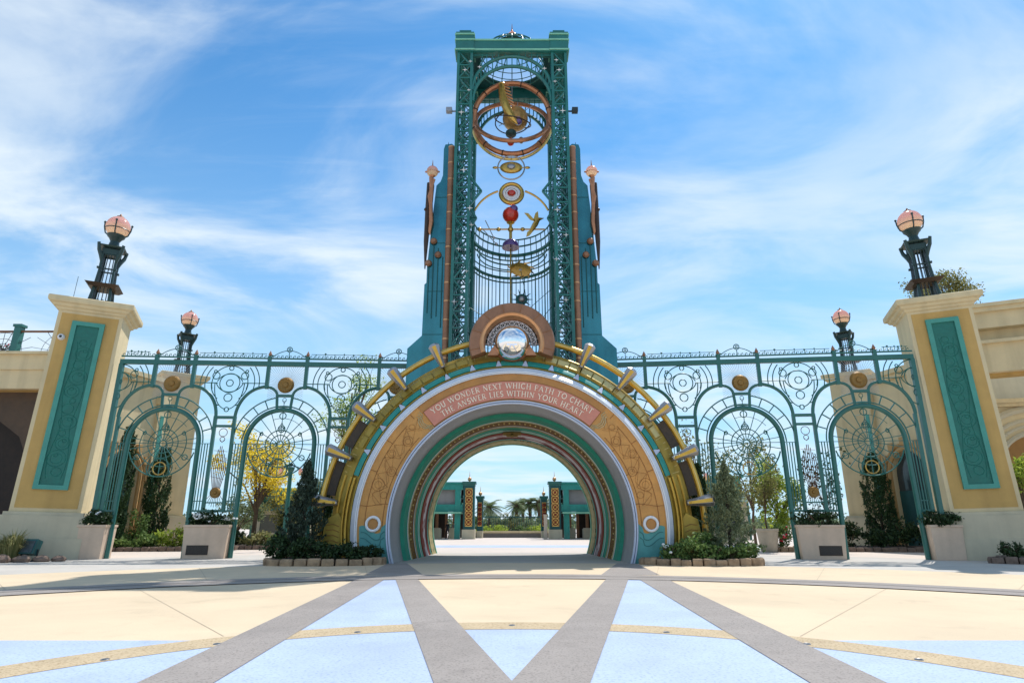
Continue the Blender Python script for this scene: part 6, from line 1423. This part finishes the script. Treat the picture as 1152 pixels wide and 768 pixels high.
# ================================================================== FAR GATEHOUSES AND GARDEN
def gatehouse(label, s):
    t = thing('gatehouse', label, 'building', (s * 9, 67, 0), 0, world=True)
    for i, (x0, x1, y, h) in enumerate(((3.98, 5.14, 67.0, 5.85), (3.3, 3.97, 72.0, 4.55))):
        w = part('tower', MB().bx(s * x0, s * x1, y, y + 1.3, 0.9 * (1 - i * .2), h - .25), 'teal_shade', t, flat=True)
        part('tower_base', MB().bx(s * (x0 - .1 * (1 - i)), s * (x1 + .1 * (1 - i)), y - .12, y + 1.42, 0, 0.95 * (1 - i * .2)), 'stucco_base', w, flat=True)
        part('tower_cap', MB().bx(s * (x0 - .15), s * (x1 + .15), y - .15, y + 1.45, h - .25, h).bx(s * (x0 - .05), s * (x1 + .05), y - .05, y + 1.35, h - .45, h - .25), 'teal_paint', w, flat=True)
        cxm = s * (x0 + x1) / 2; hw = (x1 - x0) / 2 - (.2 if i == 0 else .1)
        part('tower_panel', MB().bx(cxm - hw, cxm + hw, y - .04, y - .003, 1.25, h - .7), 'lattice_gold', w, flat=True)
        lm = MB(); n = 5; z0, z1 = 1.3, h - .75; dz = (z1 - z0) / n
        for k in range(n):
            zc = z0 + (k + .5) * dz; lm.ring((cxm, y - .06, zc), min(hw, dz / 2) * .8, 0.05, 12, 4)
            lm.bar((cxm - hw, y - .06, zc - dz / 2), (cxm + hw, y - .06, zc + dz / 2), 0.05); lm.bar((cxm + hw, y - .06, zc - dz / 2), (cxm - hw, y - .06, zc + dz / 2), 0.05); lm.ball((cxm, y - .06, zc), 0.13, 6)
        part('lattice_motif', lm, 'maroon', w)
        part('spire', MB().ball((cxm, y + .6, h + .28), 0.22, 10).tube([(cxm, y + .6, h), (cxm, y + .6, h + .15)], 0.12, 6).tube([(cxm, y + .6, h + .45), (cxm, y + .6, h + 1.1)], 0.03, 5, taper=[.05, .01]), 'copper_bright', w)
    fr = MB()
    fr.bx(s * 5.2, s * 16, 67.15, 67.5, 5.0, 5.75).bx(s * 5.2, s * 16, 67.25, 67.6, 2.75, 3.5)
    fr.bx(s * 5.2, s * 16, 67.0, 67.1, 5.62, 5.8)
    for x in (5.75, 11.0): fr.bx(s * (x - .3), s * (x + .3), 67.2, 67.8, 0, 5.0)
    part('frame', fr, 'teal_band', t, flat=True)
    part('upper_panel', MB().bx(s * 6.05, s * 16, 67.7, 67.8, 3.5, 5.0), 'grey_ring', t, flat=True)
    part('canopy', MB().bx(s * 5.3, s * 16, 66.6, 68.5, 2.55, 2.72).bx(s * 5.3, s * 16, 67.8, 68.6, 3.5, 3.7), 'mint_trim', t, flat=True)
    part('roof', MB().bx(s * 5.2, s * 16, 67.6, 74, 5.2, 5.5), 'teal_shade', t, flat=True)
    part('rear_wall', MB().bx(s * 7.6, s * 16, 73, 73.5, 0, 5.2).bx(s * 5.4, s * 6.3, 73, 73.5, 0, 5.2), 'dark_room', t, flat=True)  # added wall, coloured near-black for the dim interior
    for k in range(4): part('inner_column', MB().bx(s * (6.3 + k * .95), s * (6.6 + k * .95), 71 + (k % 2), 71.3 + (k % 2), 0, 5.0), 'copper_dull', t, flat=True)
    for x in (5.9, 7.6, 9.3): part('turnstile', MB().bx(s * x, s * (x + .9), 68.6, 69.4, 0, 1.0).bx(s * (x + .1), s * (x + .8), 68.62, 69.38, 1.0, 1.1), 'urn_stone', t, flat=True)
    for x, z0, z1 in ((6.5, 2.7, 2.9), (9.0, 2.7, 2.9)): part('ceiling_lamp', MB().ball((s * x, 69.2, 2.6), 0.13, 8).bx(s * x - .01, s * x + .01, 69.19, 69.21, 2.6, 4.2), 'white_paint', t)
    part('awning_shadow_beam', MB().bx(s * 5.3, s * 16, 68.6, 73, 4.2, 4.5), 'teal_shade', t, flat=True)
    return t
gatehouse('teal gatehouse with golden lattice tower seen through the arch at left', -1)
gatehouse('teal gatehouse with golden lattice tower seen through the arch at right', 1)
solo('ticket_post', MB().bx(3.28, 3.62, 65.6, 66.0, 0, 2.35).bx(3.24, 3.66, 65.56, 66.04, 2.35, 2.45), 'urn_stone', 'slim grey post standing left of the right gatehouse tower', 'post', (3.45, 65.8, 0), flat=True)
t = thing('garden_wall', 'low pale garden wall between the two far gatehouses', 'wall', (0, 74, 0), world=True)
part('wall', MB().bx(-4.3, 4.3, 73.8, 74.3, 0, 0.5), 'kerb_dark', t, flat=True); part('coping', MB().bx(-4.45, 4.45, 73.7, 74.4, 0.5, 0.72), 'stucco_cream', t, flat=True)
ff = thing('garden_fence', 'dark teal railing fence in front of the far palms', 'fence', (0, 82, 0), world=True)
fm = MB()
for i in range(60): fm.bx(-9 + i * .3, -8.95 + i * .3, 82, 82.05, 0, 2.4)
part('rail', MB().bx(-9.1, 9.1, 81.98, 82.08, 2.3, 2.42).bx(-9.1, 9.1, 81.98, 82.08, 0.3, 0.4), 'teal_shade', ff, flat=True); part('bars', fm, 'teal_shade', ff, flat=True)
for i, (x, y, a, h, mm_, lab) in enumerate(((-3.2, 76, 1.0, 0.55, 'leaf_bright', 'bright green shrub at the left end of the far garden wall'), (-1.3, 76.4, 1.0, 0.6, 'leaf_bright', 'lighter green shrub left of centre behind the far wall'), (0.2, 76, 1.0, 0.4, 'leaf_dark', 'dark low shrub at the centre behind the far wall'), (1.4, 76.5, 0.9, 0.6, 'leaf_shrub', 'mid green shrub right of centre behind the far wall'), (3.1, 76, 1.1, 0.62, 'leaf_bright', 'bright green shrub at the right end of the far garden wall'))):
    shrub('garden_shrub', lab, 'shrub', (x, y, 0.1), (a, 0.8, h), 700, 0.24, mm_, 160 + i, 'shrubs behind the far garden wall')
for i, (x, y, h, f_, lab) in enumerate(((-3.3, 90, 3.7, 2.6, 'palm tree at the far left beside the left gatehouse'), (0.6, 92, 4.0, 1.9, 'slender palm just right of centre in the far garden'), (2.6, 94, 4.5, 2.0, 'bushiest palm right of centre in the far garden'), (3.9, 93, 4.5, 1.9, 'palm nearest the right gatehouse tower'), (4.9, 96, 4.4, 1.9, 'palm partly behind the right gatehouse tower'), (1.6, 98, 4.4, 1.9, 'palm in the back row at the centre of the far garden'))):
    palm('palm_tree', lab, (x, y, 0), h, f_, 34, 200 + i, 'leaf_palm', 'palms in the far garden')
for i, (x, y, h, w, mm_, lab) in enumerate(((-2.0, 88, 2.6, 1.3, 'leaf_far', 'grey green bush below the left far palm'), (-0.4, 90, 2.4, 1.3, 'leaf_olive', 'olive bush at the centre of the far garden'), (1.7, 88, 2.3, 1.5, 'leaf_far', 'grey green bush below the central far palms'), (3.8, 89, 2.2, 1.3, 'leaf_far', 'grey green bush beside the right far tower'), (-4.6, 91, 2.4, 1.4, 'leaf_shrub', 'green bush behind the left far tower'))):
    tree('background_tree', lab, (x, y, 0), h, (w, 1.0, h * .42), 1300, 0.26, mm_, 220 + i, 0.08, None, 'bark', h * .58, 0.25)
solo('distant_woods', leaves(MB(), [(rnd.uniform(-200, 200), 170 + rnd.uniform(0, 20), abs(rnd.gauss(0, 1.3)) + 0.2) for _ in range(26000)], 1.2, rnd, 0.2, 0.6), 'leaf_far', 'belt of low distant greenery along the horizon', 'greenery', (0, 0, 0), None, 'stuff', recalc=False, flat=True)

# people at the far gatehouses
def person(label, loc, rz, top, legs, h=1.72, stride=0.12):
    me = bpy.data.meshes.new('person'); k = h / 1.72
    V = [(0, 0, .95), (0, 0, 1.2), (0, 0, 1.42), (0, 0, 1.53), (0, -.01, 1.63), (-.09, 0, .88), (-.1, -stride, .48), (-.1, stride * .3, .06), (-.1, -stride * .3 - .12, .04), (.09, 0, .88), (.1, stride, .48), (.1, stride * 1.6, .06), (.1, stride * 1.6 - .13, .04),
         (-.19, 0, 1.40), (-.24, .03, 1.13), (-.23, -.06, .88), (-.23, -.08, .80), (.19, 0, 1.40), (.24, .03, 1.13), (.23, -.06, .88), (.23, -.08, .80)]
    E_ = [(0, 1), (1, 2), (2, 3), (3, 4), (0, 5), (5, 6), (6, 7), (7, 8), (0, 9), (9, 10), (10, 11), (11, 12), (2, 13), (13, 14), (14, 15), (15, 16), (2, 17), (17, 18), (18, 19), (19, 20)]
    rad = [.14, .13, .14, .055, .10, .10, .07, .045, .04, .10, .07, .045, .04, .065, .045, .035, .04, .065, .045, .035, .04]
    me.from_pydata([(x * k, y * k, z * k) for x, y, z in V], E_, []); o = bpy.data.objects.new('person', me); C.objects.link(o)
    sk = o.modifiers.new('skin', 'SKIN'); 
    for i, q in enumerate(rad): me.skin_vertices[0].data[i].radius = (q * k, q * k * .85)
    me.skin_vertices[0].data[0].use_root = True
    ss = o.modifiers.new('sub', 'SUBSURF'); ss.levels = 1; ss.render_levels = 1
    dg = bpy.context.evaluated_depsgraph_get(); dg.update(); m2 = bpy.data.meshes.new_from_object(o.evaluated_get(dg)); o.modifiers.clear(); o.data = m2
    m2.materials.clear()
    for q in ('skin', top, legs): m2.materials.append(M[q])
    for p in m2.polygons:
        z = p.center.z / k; p.material_index = 0 if z > 1.47 or (abs(p.center.x) > .19 * k and z < 1.1) else (1 if z > .9 else 2); p.use_smooth = True
    o.location = loc; o.rotation_euler = (0, 0, rz); tag(o, label, 'person'); OFF[o.name] = Vector((0, 0, 0))
    part('hair', MB().ball((0, .02 * k, 1.68 * k), .105 * k, 10, (1, 1, .85)), 'black_metal', o)
    return o
me_fix = bpy.data.meshes
person('person in dark top and trousers walking by the left gatehouse post', (-6.9, 68.6, 0), R(160), 'cloth_dark', 'cloth_dark', 1.75, .16)
person('person in grey top walking beside the left gatehouse turnstile', (-6.3, 69.6, 0), R(200), 'cloth_grey', 'cloth_dark', 1.7, .1)
person('person in dark clothes standing at the far left gatehouse opening', (-8.6, 68.2, 0), R(30), 'cloth_dark', 'cloth_grey', 1.72, .05)
